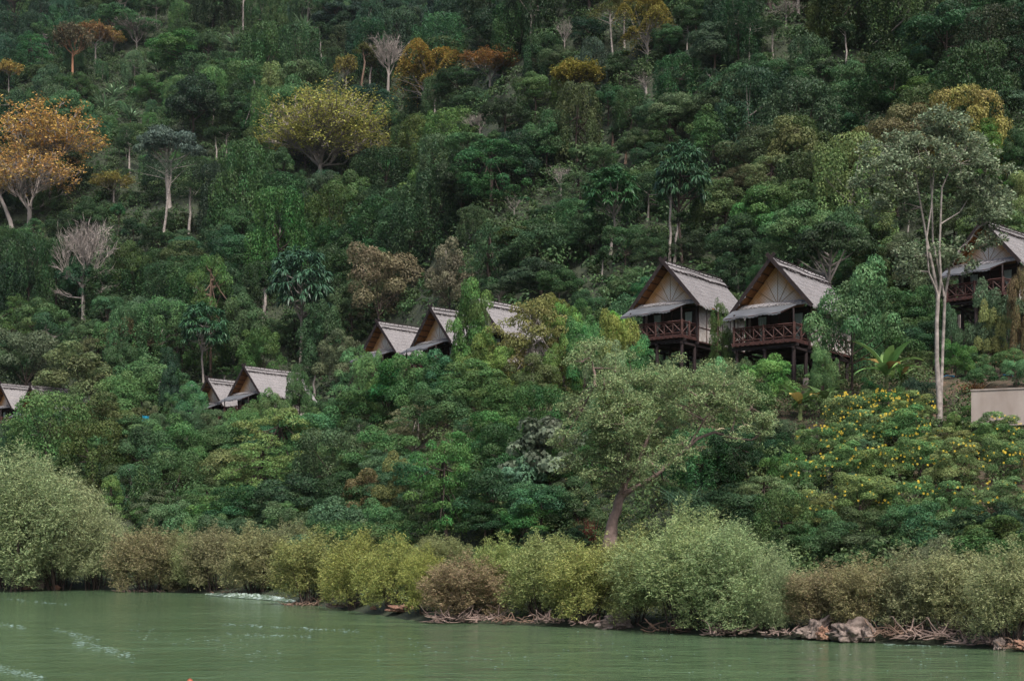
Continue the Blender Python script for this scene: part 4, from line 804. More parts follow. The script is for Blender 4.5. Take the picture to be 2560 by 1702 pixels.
for k, (x, y, h_, l) in enumerate(((262, 218, 40, 'highest of the pale palm-like clumps, upper left'), (240, 245, 42, 'palm-like clump between two others, upper left'), (300, 270, 44, 'palm-like clump lowest and farthest right of the three, upper left'), (363, 152, 40, 'palm-like clump with one orange leaf, high upper left'), (540, 105, 34, 'palm-like clump just left of the white trunk at the top edge'), (700, 70, 40, 'palm-like clump high up, left of the big dark crowns'))):
    r = R_(820 + k); p = hit(x * K, (y + 14) * K); s = K * p[1] / F; n = 46; a = r.uniform(0, 6.28, n); Dr = np.stack([np.cos(a), np.sin(a), r.uniform(.4, 2.0, n)], 1)
    o = root('palm_clump', p, l, 'palm', 'palm-like clumps in the forest'); mb = MB(); mb.tube([(0, 0, -.2), (0, 0, 10 * s)], [.25, .15], 6); link('stem', mb.mesh('stem', M['bark']), o, color=BARK['brown'])
    link('fronds', stripmesh('fronds', np.tile([[0, 0, 9 * s]], (n, 1)) + r.normal(0, .3, (n, 3)), Dr, h_ * s * r.uniform(.7, 1.2, n), 4.5 * s, M['leaf_glossy'], r, .28), o, color=(.16, .26, .14)); protect((x - 22) * K, (y - 30) * K, (x + 22) * K, (y + 12) * K, p[1])
for k, (x, y, l) in enumerate(((1410, 305, 'spiky dragon tree, the higher of the pair on the mid right slope'), (1463, 330, 'spiky dragon tree, lower right of the other spiky one'), (1440, 338, 'smallest spiky rosette beside the two dragon trees'))):
    r = R_(840 + k); p = hit(x * K, (y + 38) * K); s = K * p[1] / F; n = 90; d = sph(r, n, -.3); o = root('dragon_tree', p, l, 'tree', 'spiky dragon trees')
    mb = MB(); mb.tube([(0, 0, -.2), (.1, 0, 20 * s), (0, 0, 38 * s)], [.22, .16, .12], 6); link('trunk', mb.mesh('trunk', M['bark']), o, color=BARK['brown'])
    link('crown', stripmesh('crown', np.tile([[0, 0, 38 * s]], (n, 1)), d, 17 * s, 2.6 * s, M['leaf_glossy'], r, .12), o, color=(.06, .13, .06)); protect((x - 18) * K, (y - 18) * K, (x + 18) * K, (y + 20) * K, p[1])
# reed clumps and dry plants
def reeds(cx, base, hpx, n, label, tint, seed, plume=False, spread=.5, droop=.28, wpx=None, name='reed_clump'):
    r = R_(860 + seed); p = hit(cx * K, base * K); s = K * p[1] / F; a = r.uniform(0, 6.28, n); Dr = np.stack([np.cos(a) * spread, np.sin(a) * spread, r.uniform(.8, 1.3, n)], 1)
    o = root(name, p, label, 'grass', 'tall grass clumps on the bank'); bp_ = r.normal(0, 1, (n, 3)) * [(wpx or hpx * .3) * s * .35, (wpx or hpx * .3) * s * .35, 0]
    link('blades', stripmesh('blades', bp_, Dr, hpx * s * r.uniform(.6, 1.15, n), 1.3 * s, M['leaf_willow'], r, droop, 5), o, color=tint)
    if plume:
        mb = MB()
        for k in range(plume):
            a = r.uniform(0, 6.28); t_ = np.array([math.cos(a) * .6 + .35, math.sin(a) * .5, 1.0]) * hpx * s * r.uniform(.75, 1.0); mb.tube([(0, 0, 0), t_ * [.35, .35, .6], t_], [.02, .015, .01], 4)
            mb.tube([t_, t_ + np.array([.18, 0, .05]) * 2.2, t_ + np.array([.4, 0, .0]) * 2.2], [.012, .03, .01], 5)
        link('plumes', mb.mesh('plumes', M['bark'], True), o, color=(.40, .33, .22))
    return o
reeds(1600, 1105, 120, 420, 'yellowing reed clump with pale plumes right of the leaning tree trunk', (.24, .24, .11), 1, plume=7, wpx=70)
reeds(1560, 1130, 105, 360, 'green reed clump with arching blades right of the leaning tree trunk', (.09, .17, .09), 2, wpx=60)
reeds(1590, 1185, 85, 260, 'long-bladed blue-green reeds above the broad pale willow', (.09, .17, .10), 3, wpx=60)
reeds(1500, 1120, 70, 200, 'reeds hanging between the forks of the leaning riverside tree', (.17, .20, .09), 4, wpx=30)
reeds(1822, 1085, 36, 60, 'tuft of whitish spiky leaves on the grassy slope', (.48, .45, .30), 5, spread=.25, droop=.1)
reeds(1720, 1180, 90, 500, 'grass tussock spilling down the slope above the broad pale willow', (.11, .16, .065), 6, wpx=130)
reeds(1900, 1200, 80, 600, 'long grass on the slope below the yellow-flowered bushes', (.12, .16, .06), 7, wpx=160)
reeds(1790, 1060, 60, 500, 'fine grass slope left of the yellow-flowered bushes', (.10, .17, .06), 8, wpx=130)
reeds(1353, 1262, 66, 240, 'dry reddish-brown dead shrub left of the leaning trunk', (.26, .10, .07), 9, spread=.22, droop=.05, wpx=26, name='dead_shrub')
reeds(2240, 905, 34, 240, 'dry straw-coloured heap above the concrete wall', (.24, .14, .06), 10, wpx=40, name='straw_heap')
reeds(1020, 850, 40, 200, 'grass tuft by the stone patch, mid slope', (.10, .17, .05), 11, wpx=60)

# ================================================================== RIVER BANK: willows
W_ = [  # cx, top, base, width, tint, fine?
 (25, 1030, 1356, 270, 'wp', 1, 'huge silvery willow at the left edge, hanging over the water'), (135, 1085, 1355, 210, 'wp', 1, 'silvery willow in the middle of the big clump at the left edge'), (215, 1150, 1354, 160, 'wp', 1, 'silvery willow forming the right end of the big clump at the left edge'),
 (345, 1205, 1362, 180, 'wb', 0, 'brownish-olive willow right of the big left clump'), (455, 1232, 1358, 110, 'wl', 0, 'small pale willow behind the brownish-olive one at left'),
 (500, 1208, 1356, 140, (.19, .20, .10), 0, 'grey-olive willow at the narrow white rapids'), (590, 1212, 1366, 170, (.22, .22, .11), 0, 'rounded grey-olive willow directly above the white rapids'),
 (715, 1222, 1388, 180, (.23, .24, .09), 0, 'olive willow at the right end of the white rapids'), (815, 1228, 1394, 150, (.24, .26, .08), 0, 'yellow-olive willow below the soft bright green tree, left side'),
 (905, 1238, 1398, 150, (.25, .28, .085), 0, 'yellow-green willow left of the reddish one, centre'), (975, 1262, 1408, 120, (.26, .28, .08), 0, 'small yellow-green willow against the left of the reddish one'),
 (1068, 1280, 1425, 190, (.26, .205, .11), 0, 'reddish-brown willow with bare roots at its foot, centre'), (1150, 1238, 1405, 150, 'wy', 0, 'yellowish willow behind the reddish one, centre'),
 (1245, 1236, 1420, 170, 'wy', 0, 'yellowish willow halfway between the reddish willow and the leaning trunk'), (1350, 1244, 1428, 190, (.25, .27, .09), 0, 'yellowish willow at the foot of the leaning trunk, left side'),
 (1460, 1225, 1436, 170, (.24, .28, .11), 0, 'yellow-green willow at the foot of the leaning trunk, right side'), (1575, 1178, 1444, 270, (.25, .30, .14), 1, 'broadest willow with long pale blades, dipping into the water right of centre'), (1690, 1208, 1452, 250, (.25, .30, .15), 1, 'middle one of three pale-bladed willows merging right of the leaning trunk'),
 (1775, 1285, 1455, 130, (.24, .28, .14), 1, 'lowest pale-bladed willow, its twigs reaching toward the pale boulder'),
 (1895, 1298, 1450, 180, (.235, .215, .11), 0, 'russet willow above the pale boulders'), (1990, 1285, 1455, 170, (.235, .225, .115), 0, 'russet-green willow right of the pale boulders'),
 (2100, 1268, 1455, 190, (.21, .21, .11), 0, 'grey-olive willow above the exposed roots at right'), (2215, 1262, 1458, 190, (.24, .25, .13), 0, 'pale olive willow left of the one at the right edge'), (2330, 1250, 1474, 200, (.22, .25, .12), 0, 'olive willow at the right edge'),
 (1020, 1232, 1330, 140, (.20, .24, .10), 0, 'low willow behind and between two yellow-green ones, centre'), (850, 1210, 1330, 170, (.19, .23, .11), 0, 'grey-green willow standing back behind the yellow-olive one'), (2180, 1240, 1340, 170, (.20, .22, .13), 0, 'grey-green willow standing back behind those at right'),
 (660, 1205, 1345, 150, (.20, .22, .11), 0, 'willow standing back between two grey-olive ones, left of centre'), (420, 1218, 1352, 110, (.20, .20, .09), 0, 'olive willow standing back, left of the rapids'), (1290, 1238, 1360, 150, (.23, .27, .10), 0, 'willow standing back left of the dead reddish shrub')]
for j, (cx, top, base, wp_, ti, fine, lab) in enumerate(W_):
    P('willow_fine' if fine else 'willow', cx, top, base, wp_ * 1.05, tuple(np.array(T_[ti] if isinstance(ti, str) else ti) * [1.12, 1.16, 1.15]), 'dark', lab, jit=.03)
landmark(150, 1230, 'the big left willows'); landmark(700, 1300, 'the olive willow by the rapids'); landmark(1068, 1340, 'the reddish willow'); landmark(1620, 1300, 'the broadest pale willow'); landmark(1950, 1370, 'the russet willows'); landmark(2330, 1340, 'the willow at the right edge')
landmark(1990, 950, 'the yellow-flowered bushes'); landmark(2290, 925, 'the concrete wall'); landmark(420, 1120, 'the foot of the left slope')

# shrubs with yellow flowers on the right bank
def flowering(cx, top, base, wpx, nfl, label, tint=(.085, .125, .045), seed=0, fc=(.82, .60, .05)):
    o = P('shrub', cx, top, base, wpx, tint, label=label, group='flowering bushes on the right slope', name='flowering_shrub', jit=.05)
    if nfl > 16: protect((cx - wpx * .4) * K, top * K, (cx + wpx * .4) * K, (top * .45 + base * .55) * K, o.location[1])
    if nfl:
        r = R_(880 + seed); s = K * o.location[1] / F; d = sph(r, nfl * 2, -.1); d = d[d[:, 1] < .35][:nfl] if True else d
        n = len(d); o.rotation_euler[2] = 0; Pq = np.array([0, 0, .46]) + d * [.47, .47, .50] * r.uniform(.9, 1.03, (n, 1)); k = np.repeat(np.arange(n), 5); a = np.tile(np.arange(5) * 1.2566, n)
        sx, sz = 1 / o.scale[0], 1 / o.scale[2]; off = np.stack([np.cos(a) * .035 * sx, np.full(len(a), 0), np.sin(a) * .035 * sz], 1)
        N_ = np.tile([[0, -1, .4]], (len(a), 1)) + r.normal(0, .3, (len(a), 3))
        link('blossoms', leafmesh('blossoms', Pq[k] + off, N_, off, .050 * sx, .038 * sx, M['petal'], r), o, color=fc)
    return o
FL = [(1945, 935, 1000, 90, 16), (1960, 900, 1000, 130, 46), (2035, 892, 985, 130, 40), (2100, 900, 985, 110, 26), (1890, 975, 1055, 120, 20), (1985, 945, 1050, 140, 34), (2075, 940, 1060, 150, 30), (2175, 985, 1060, 140, 12),
      (1935, 1020, 1120, 130, 16), (2040, 1020, 1130, 140, 20), (2120, 1010, 1120, 130, 26), (2200, 1010, 1130, 130, 8), (2310, 1010, 1120, 120, 30), (2290, 950, 1040, 130, 8), (1850, 1050, 1140, 110, 10), (1980, 1090, 1200, 150, 4), (2090, 1100, 1210, 150, 6), (2300, 1100, 1200, 140, 2), (2190, 1110, 1230, 140, 0), (1860, 1130, 1240, 140, 3)]
ORD = ['first', 'second', 'third', 'fourth', 'fifth', 'sixth', 'seventh', 'eighth', 'ninth', 'tenth']
for k, (cx, top, base, wp_, nf) in enumerate(FL):
    row = ('top row' if base < 1010 else 'second row' if base < 1070 else 'third row' if base < 1160 else 'bottom row')
    dn = 'many yellow flowers' if nf > 25 else 'some yellow flowers' if nf > 9 else 'few yellow flowers' if nf else 'no flowers'
    ks = sorted([q[0] for q in FL if ('top row' if q[2] < 1010 else 'second row' if q[2] < 1070 else 'third row' if q[2] < 1160 else 'bottom row') == row]).index(cx)
    flowering(cx, top, base, wp_, int(nf * 1.1 + 16), f'bush with {dn} on the right bank, {ORD[ks]} from left in the {row}', tint=[(.085, .145, .055), (.10, .155, .06), (.075, .145, .055), (.12, .15, .06)][k % 4], seed=k)
for k, (x, y, l) in enumerate(((2050, 725, 'red-flowered bush right of the glossy-leaved tree'), (2150, 845, 'red-flowered bush behind the large banana plant'), (2240, 850, 'red-leaved bush among the posts of the highest bungalow'), (2330, 850, 'green bush with red leaves at the right edge below the highest bungalow'))):
    flowering(x, y - 35, y + 20, 80, 14, l, tint=(.06, .10, .04), seed=50 + k, fc=(.45, .02, .02))

# ================================================================== DARK AND MID-GREEN CROWNS THE PHOTO SHOWS
SH = [  # lower slope: kind, cx, top, base, width, tint
 ('vine', 120, 905, 1120, 200, (.050, .090, .036)), ('shrub', 60, 760, 920, 170, (.070, .105, .050)), ('shrub', 190, 800, 960, 230, (.090, .135, .065)), ('shrub', 330, 815, 985, 200, (.075, .125, .055)), ('shrub', 245, 905, 1060, 190, (.075, .12, .04)),
 ('vine', 210, 970, 1150, 180, (.05, .085, .03)), ('round', 330, 985, 1150, 150, 'dk'), ('shrub', 410, 960, 1120, 170, 'md'), ('vine', 400, 1040, 1215, 170, (.045, .09, .035)), ('round', 150, 1050, 1170, 120, 'dk'),
 ('shrub', 500, 965, 1100, 150, (.06, .11, .045)), ('shrub', 540, 1030, 1180, 170, (.10, .145, .06)), ('feathery', 640, 940, 1120, 210, (.11, .15, .06)), ('feathery', 600, 1020, 1190, 220, (.085, .135, .05)), ('shrub', 720, 935, 1080, 170, (.055, .105, .05)), ('vine', 760, 990, 1180, 180, (.04, .085, .035)),
 ('round', 680, 1090, 1240, 200, 'dk'), ('round', 560, 1120, 1240, 170, (.03, .07, .03)), ('feathery', 480, 1120, 1230, 180, (.075, .125, .055)), ('feathery', 370, 1130, 1235, 130, (.085, .13, .055)), ('round', 800, 1090, 1235, 160, (.028, .062, .026)), ('shrub', 850, 1080, 1215, 130, (.12, .13, .045)), ('conical', 690, 1150, 1245, 80, (.09, .15, .04)),
 ('shrub', 870, 880, 1010, 180, (.045, .10, .035)), ('round', 940, 825, 980, 180, (.04, .095, .035)), ('shrub', 1010, 885, 1010, 150, (.055, .11, .045)), ('shrub', 1090, 830, 960, 170, (.06, .11, .035)), ('shrub', 1170, 880, 1010, 170, (.045, .085, .03)), ('shrub', 1120, 950, 1100, 170, (.05, .10, .035)), ('vine', 1240, 890, 1060, 150, (.035, .085, .03)),
 ('shrub', 880, 980, 1110, 150, (.05, .10, .045)), ('shrub', 930, 1040, 1200, 120, (.09, .11, .045)), ('round', 1130, 1080, 1245, 180, (.028, .07, .03)), ('round', 1250, 1120, 1250, 170, (.045, .10, .055)), ('shrub', 1330, 1100, 1245, 140, 'dk'), ('round', 1120, 1160, 1262, 150, 'vd'), ('shrub', 1210, 1150, 1258, 150, (.045, .10, .035)), ('shrub', 1330, 1010, 1130, 130, 'md'), ('vine', 1410, 900, 1080, 130, (.05, .11, .04)),
 ('shrub', 1420, 715, 870, 120, (.10, .18, .04)), ('shrub', 1370, 770, 890, 110, (.14, .21, .11)), ('shrub', 1340, 690, 820, 100, (.055, .12, .04)), ('shrub', 1290, 680, 790, 90, (.14, .17, .04)), ('shrub', 1475, 760, 905, 100, (.11, .17, .08)), ('shrub', 1440, 620, 720, 110, (.09, .13, .055)), ('shrub', 1540, 860, 960, 110, (.10, .155, .085)), ('shrub', 1660, 860, 940, 100, (.09, .15, .075)),
 ('shrub', 1720, 890, 1000, 130, (.045, .095, .04)), ('shrub', 1780, 965, 1050, 110, (.05, .10, .045)), ('shrub', 1690, 980, 1110, 150, 'dk'), ('shrub', 1770, 1000, 1100, 130, 'dk'), ('shrub', 1810, 1030, 1150, 100, 'md'), ('shrub', 2010, 870, 960, 70, 'md'), ('feathery', 1898, 842, 925, 90, (.10, .17, .07)), ('shrub', 2110, 870, 950, 90, (.05, .10, .06)),
 ('feathery', 1760, 1100, 1230, 150, (.085, .13, .055)), ('vine', 1800, 1130, 1290, 150, (.045, .085, .035)), ('shrub', 1900, 1180, 1300, 150, (.05, .09, .04)), ('shrub', 2000, 1170, 1290, 150, (.045, .085, .035)), ('shrub', 2110, 1160, 1290, 150, (.045, .09, .045)), ('shrub', 2210, 1170, 1280, 150, 'dk'), ('shrub', 2310, 1160, 1290, 150, 'dk'), ('shrub', 1820, 1210, 1310, 120, 'dk'),
 ('shrub', 2200, 780, 870, 80, (.05, .10, .035)), ('shrub', 2130, 660, 800, 120, (.05, .10, .035)), ('shrub', 2080, 540, 700, 130, (.10, .145, .045)), ('shrub', 2180, 560, 720, 130, (.12, .15, .06)), ('shrub', 2310, 600, 790, 70, (.17, .15, .06)), ('shrub', 2260, 840, 900, 80, (.06, .11, .04)), ('shrub', 2340, 830, 900, 70, (.09, .15, .07)), ('shrub', 2200, 950, 1010, 60, (.13, .2, .06)),
 ('round', 1690, 500, 640, 140, (.035, .075, .035)), ('round', 1840, 470, 640, 180, (.070, .145, .060)), ('round', 1740, 440, 600, 160, (.090, .160, .055)), ('round', 1930, 480, 660, 140, (.045, .09, .04)), ('round', 1960, 570, 700, 120, 'md'), ('shrub', 2010, 480, 620, 120, (.085, .12, .05)), ('shrub', 1680, 590, 690, 110, 'dk'),
 ('round', 1800, 360, 480, 170, (.10, .14, .06)), ('round', 1700, 380, 480, 130, (.13, .12, .065)), ('round', 1880, 360, 470, 120, (.10, .10, .06)), ('round', 2000, 300, 440, 170, (.12, .13, .04)), ('round', 1950, 400, 540, 170, (.085, .11, .045)), ('round', 2110, 250, 380, 150, (.15, .14, .05)), ('round', 2070, 360, 520, 180, (.095, .115, .045)), ('round', 2200, 240, 350, 130, (.10, .13, .055)),
 ('tall', 2320, 210, 330, 140, 'gr'), ('round', 2345, 300, 440, 80, 'md'), ('shrub', 2340, 400, 560, 110, (.10, .13, .05)),
 ('round', 1240, 520, 650, 170, (.045, .080, .040)), ('round', 1250, 600, 700, 190, (.040, .065, .042)), ('feathery', 1130, 520, 680, 130, (.05, .095, .04)), ('vine', 880, 460, 640, 170, (.028, .065, .03)), ('vine', 990, 400, 600, 170, (.032, .075, .03)), ('vine', 760, 430, 620, 130, (.05, .09, .03)), ('vine', 640, 440, 680, 150, (.04, .085, .03)), ('vine', 560, 330, 600, 150, (.04, .085, .03)), ('vine', 500, 380, 560, 110, (.03, .06, .03)),
 ('round', 300, 560, 720, 100, (.055, .095, .032)), ('round', 430, 560, 690, 150, (.055, .10, .035)), ('vine', 60, 540, 740, 120, (.035, .08, .03)), ('vine', 130, 560, 760, 110, (.03, .07, .028)), ('shrub', 370, 690, 830, 150, (.055, .12, .06)), ('shrub', 320, 740, 860, 130, (.13, .11, .065)), ('shrub', 240, 760, 850, 120, (.10, .11, .06)), ('shrub', 560, 680, 860, 120, (.065, .12, .045)), ('shrub', 600, 760, 900, 110, (.07, .125, .04)), ('round', 390, 800, 920, 70, (.02, .05, .032)), ('shrub', 740, 700, 880, 110, (.05, .09, .04)), ('shrub', 780, 760, 900, 110, (.10, .12, .07)), ('shrub', 420, 860, 960, 120, (.06, .12, .05)), ('shrub', 620, 880, 990, 110, (.065, .115, .035)), ('shrub', 660, 900, 960, 60, (.07, .12, .04)), ('shrub', 330, 860, 960, 80, (.07, .11, .05)),
 ('vine', 1330, 195, 380, 110, (.055, .085, .032)), ('vine', 1360, 90, 250, 90, (.055, .09, .05)), ('round', 420, 80, 200, 170, 'md'), ('vine', 620, 60, 240, 140, (.035, .075, .032)), ('vine', 690, 60, 230, 110, (.03, .07, .03)), ('round', 780, 10, 110, 170, (.032, .065, .042)), ('round', 900, 10, 100, 120, 'bl'), ('round', 1000, 20, 110, 130, 'dk'), ('vine', 1180, 10, 150, 110, (.045, .09, .03)), ('round', 560, 200, 320, 130, (.035, .08, .042)),
 ('round', 1090, 210, 300, 110, (.04, .085, .04)), ('round', 1160, 230, 330, 110, 'dk'), ('round', 1230, 300, 420, 140, (.035, .07, .035)), ('feathery', 1130, 330, 480, 180, (.05, .10, .035)), ('feathery', 1020, 300, 440, 160, (.055, .095, .04)), ('round', 1230, 170, 280, 110, (.06, .085, .035)), ('round', 1560, 220, 340, 150, (.085, .105, .05)), ('round', 1660, 180, 330, 150, (.035, .065, .03)), ('round', 1640, 60, 190, 130, (.035, .055, .03)), ('vine', 1560, 130, 250, 110, 'dk'),
 ('round', 2100, 110, 220, 110, (.06, .13, .04)), ('round', 2130, 190, 290, 170, (.06, .14, .035)), ('round', 2060, 200, 290, 110, (.05, .11, .04)), ('vine', 1980, 0, 110, 120, (.085, .12, .035)), ('vine', 2050, 0, 100, 110, (.09, .13, .035)), ('vine', 1900, 10, 110, 110, (.06, .085, .03)), ('vine', 2180, -10, 160, 130, (.035, .05, .022)), ('vine', 2280, 20, 220, 150, (.022, .035, .02)), ('round', 2230, 130, 250, 150, (.03, .055, .025)), ('round', 1750, 130, 260, 130, (.03, .06, .028)), ('round', 1860, 120, 250, 150, (.05, .09, .04)), ('round', 1960, 150, 280, 130, (.05, .085, .04)), ('vine', 1700, 0, 160, 110, 'vd'), ('round', 1800, 260, 380, 160, (.04, .085, .04)), ('round', 1900, 240, 370, 150, (.035, .08, .035)), ('feathery', 2000, 130, 240, 120, (.055, .08, .035))]
SC = [('shrub', 1040, 806, 150, (.05, .10, .045), 121), ('shrub', 965, 812, 140, (.045, .10, .035), 127), ('shrub', 895, 820, 120, (.06, .12, .04), 140), ('shrub', 848, 806, 80, (.08, .14, .05), 143), ('round', 1000, 822, 110, (.04, .09, .035), 122), ('shrub', 1115, 760, 110, (.075, .12, .035), 118), ('shrub', 1160, 800, 120, (.12, .14, .045), 116), ('feathery', 1300, 700, 120, (.13, .17, .04), 118), ('shrub', 1345, 735, 100, (.055, .12, .04), 112), ('shrub', 1225, 815, 130, (.06, .10, .035), 112), ('vine', 1090, 690, 90, (.07, .13, .04), 123), ('shrub', 1285, 770, 90, (.10, .13, .045), 114),
  ('shrub', 590, 905, 100, (.06, .115, .045), 158), ('shrub', 640, 895, 90, (.065, .12, .045), 158), ('round', 690, 840, 70, (.05, .10, .045), 160), ('shrub', 560, 940, 100, (.05, .10, .04), 150), ('shrub', 500, 945, 100, (.055, .105, .04), 158), ('shrub', 440, 880, 90, (.06, .12, .055), 172), ('shrub', 400, 905, 60, (.06, .12, .05), 174), ('shrub', 640, 945, 140, (.05, .095, .04), 150), ('shrub', 715, 940, 90, (.07, .12, .045), 160), ('round', 390, 835, 60, (.02, .05, .03), 176), ('shrub', 470, 925, 60, (.055, .11, .045), 168),
  ('shrub', 90, 898, 90, (.075, .12, .05), 176), ('shrub', 40, 965, 90, (.05, .095, .04), 172), ('shrub', 140, 890, 120, (.08, .125, .055), 178), ('shrub', 300, 860, 150, (.075, .125, .055), 176), ('shrub', 250, 910, 130, (.07, .12, .05), 172), ('shrub', 340, 925, 60, (.07, .115, .045), 170),
  ('shrub', 1420, 720, 110, (.13, .21, .045), 99), ('shrub', 1455, 775, 110, (.08, .16, .05), 97), ('shrub', 1400, 790, 100, (.14, .2, .10), 95), ('shrub', 1540, 830, 80, (.07, .12, .045), 99), ('shrub', 1705, 830, 70, (.06, .11, .05), 90), ('shrub', 1895, 790, 70, (.08, .14, .06), 88), ('shrub', 1680, 760, 60, (.05, .09, .045), 98),
  ('shrub', 2350, 585, 60, (.13, .14, .06), 97), ('shrub', 2285, 690, 70, (.16, .15, .06), 99), ('shrub', 2320, 800, 90, (.06, .12, .04), 95), ('shrub', 2230, 800, 80, (.05, .10, .035), 96), ('shrub', 2190, 700, 60, (.05, .09, .045), 101)]
for (kd, cx, top, wp_, ti, dd) in SC: P(kd, cx, top, top + 60, wp_, ti, dist=dd, tintw='olive' if ti[0] > ti[1] * .85 else 'dark green' if ti[1] < .078 else 'mid green' if ti[1] < .118 else 'light green')
for (kd, cx, top, base, wp_, ti) in SH: P(kd, cx, top, base, wp_, ti, tintw=None if isinstance(ti, str) else ('dark green' if ti[1] < .078 else 'mid green' if ti[1] < .118 else 'light green') if ti[1] > ti[0] * 1.15 else 'olive')
for (kd, cx, top, base, wp_, ti) in (('round', 1400, 205, 298, 90, 'dk'), ('vine', 1452, 210, 300, 90, (.05, .085, .035)), ('round', 1500, 235, 330, 100, (.035, .07, .032)), ('round', 1425, 130, 215, 100, (.04, .075, .035)), ('round', 1360, 40, 120, 100, 'bl'), ('vine', 1250, 90, 190, 100, 'dk'), ('round', 1290, 110, 200, 90, (.045, .08, .035)), ('round', 1050, 160, 240, 110, 'dk'), ('round', 1540, 60, 150, 90, 'dk'), ('vine', 1010, 180, 280, 80, (.04, .085, .036)), ('round', 850, 200, 290, 110, 'bl'), ('round', 1600, 0, 100, 110, 'dk'), ('round', 1500, 330, 420, 90, (.03, .065, .03)), ('round', 1460, 300, 385, 80, (.045, .085, .035)),
        ('feathery', 1330, 400, 500, 110, (.05, .095, .04)), ('shrub', 1440, 520, 610, 120, (.04, .08, .035)), ('shrub', 1500, 540, 620, 90, (.045, .085, .04)), ('shrub', 1590, 530, 610, 90, (.035, .07, .03)), ('shrub', 1360, 500, 590, 120, (.035, .075, .035))):
    P(kd, cx, top, base, wp_, ti, tintw='dark green')
PLACED = [(q[1] * K, (q[2] + q[3]) / 2 * K, q[4] * K) for q in SH]

# ================================================================== FOREST FILLING THE HILLSIDE
BL_ = [(450, 150, 220, 130, 'md'), (400, 250, 150, 80, (.07, .14, .05)), (330, 320, 120, 60, 'md'), (60, 60, 200, 80, 'bl'), (850, 60, 200, 70, 'bl'), (1400, 150, 120, 120, 'dk'), (1750, 80, 120, 120, 'vd'), (2200, 80, 200, 100, 'vd'), (1950, 60, 130, 80, (.085, .12, .035)), (2100, 180, 120, 90, (.055, .12, .035)),
       (1850, 230, 200, 90, 'dk'), (1000, 330, 300, 120, (.045, .09, .035)), (600, 600, 200, 150, (.03, .07, .03)), (300, 480, 250, 80, 'dk'), (100, 650, 120, 100, 'dk'), (1050, 480, 200, 80, 'dk'), (1250, 430, 150, 90, (.04, .085, .04)), (1600, 250, 100, 100, 'dk'), (1800, 430, 200, 60, (.10, .13, .05)), (2150, 320, 150, 60, (.12, .12, .045)),
       (500, 780, 300, 100, (.06, .11, .045)), (1100, 900, 400, 100, (.05, .10, .04)), (600, 1100, 400, 120, (.06, .105, .045)), (2000, 1150, 300, 100, (.06, .10, .045)), (1700, 550, 150, 60, 'md'), (2300, 600, 100, 100, (.08, .12, .045))]
def zone_tint(x, y):
    ws, cs = [], []
    for bx, by, rx, ry, c in BL_:
        ws.append(math.exp(-(((x - bx) / rx) ** 2 + ((y - by) / ry) ** 2))); cs.append(T_[c] if isinstance(c, str) else c)
    ws.append(.25); cs.append(T_['dk']); ws = np.array(ws); c = (np.array(cs) * ws[:, None]).sum(0) / ws.sum()
    c = c * rng.uniform(.55, 1.6)
    u = rng.random()
    if u < .07: c = c * [1.7, 1.25, 1.0]
    elif u < .2: c = c * [.85, .95, 1.15]
    return tuple(c)
OPEN = [(2290, 925, 2430, 1012), (2425, 895, 2640, 1040), (1560, 905, 1640, 950)]
def clear(x, y, wd, ht, z, first=None):
    px, py = proj((x, y, z))
    for a, b_, c, d_ in OPEN:
        if a < px < c and b_ < py < d_: return False
    s = F / y; x0, x1, y0, y1 = px - wd * .5 * s, px + wd * .5 * s, py - ht * s, py
    for a, b_, c, d_, dep in (RECT[:first] if first else RECT):
        if y < dep + 1.5 and x1 > a and x0 < c and y1 > b_ and y0 < d_: return False
        if y < dep + 12 and y > dep - 1 and a < 0 and 0: return False
    return True
def occ(x, y, wd):                                     # keep clear of the bungalows themselves
    for o in C.objects:
        if o.name.startswith('bungalow') and o.parent is None:
            dx, dy = x - o.location[0], y - o.location[1]; a = -o.rotation_euler[2]; u = dx * math.cos(a) - dy * math.sin(a); v = dx * math.sin(a) + dy * math.cos(a)
            if abs(u) < 3.4 + wd * .45 and -2.5 - wd * .4 < v < 9.6 + wd * .4: return True
    return False
cand = []
y = 40.0
t_levels = []
def fill(t0, t1, sp, kinds, wts, wr, hr, pxlim=(-60, 2620), keep=1.0, sub=0):
    tt = t0
    out = []
    while tt < t1:
        xs = -270.0
        while xs < 140:
            x = xs + rng.uniform(-.45, .45) * sp; yy = float(ys(x)) + tt + rng.uniform(-.4, .4) * sp; xs += sp
            if yy < 30: continue
            z = float(th(x, yy)); px, py = proj((x, yy, z))
            if px < pxlim[0] or px > pxlim[1] or py < -25: continue
            if rng.random() > keep: continue
            out.append((x, yy, z, px, py))
        tt += sp * .8
    for x, yy, z, px, py in out:
        kd = kinds[rng.choice(len(kinds), p=wts)]; wd = rng.uniform(*wr); ht = rng.uniform(*hr)
        if kd == 'tall': ht *= 1.25
        if kd in ('conical', 'feathery'): wd *= .8
        for _ in range(8):
            ok = clear(x, yy, wd, ht, z) and not occ(x, yy, wd)
            if ok: break
            wd *= .75; ht *= .72
        if not ok: continue
        c = zone_tint(px / K, (py - ht * .5 * F / yy) / K)
        tw = 'olive' if c[0] > c[1] * .85 else 'dark green' if c[1] < .075 else 'mid green' if c[1] < .11 else 'light green'
        plant(kd, (x, yy, z - .03 * ht), wd, ht, c, 'grey' if rng.random() < .3 else 'dark', tintw=tw)
fill(84, 150, 8.0, ['round', 'vine', 'tall', 'feathery', 'shrub'], [.34, .30, .10, .12, .14], (7.5, 11), (7, 12))
fill(150, 390, 9.5, ['round', 'vine', 'tall', 'feathery', 'conical'], [.28, .44, .14, .08, .06], (8.5, 14.5), (9, 19), pxlim=(-40, 2600))
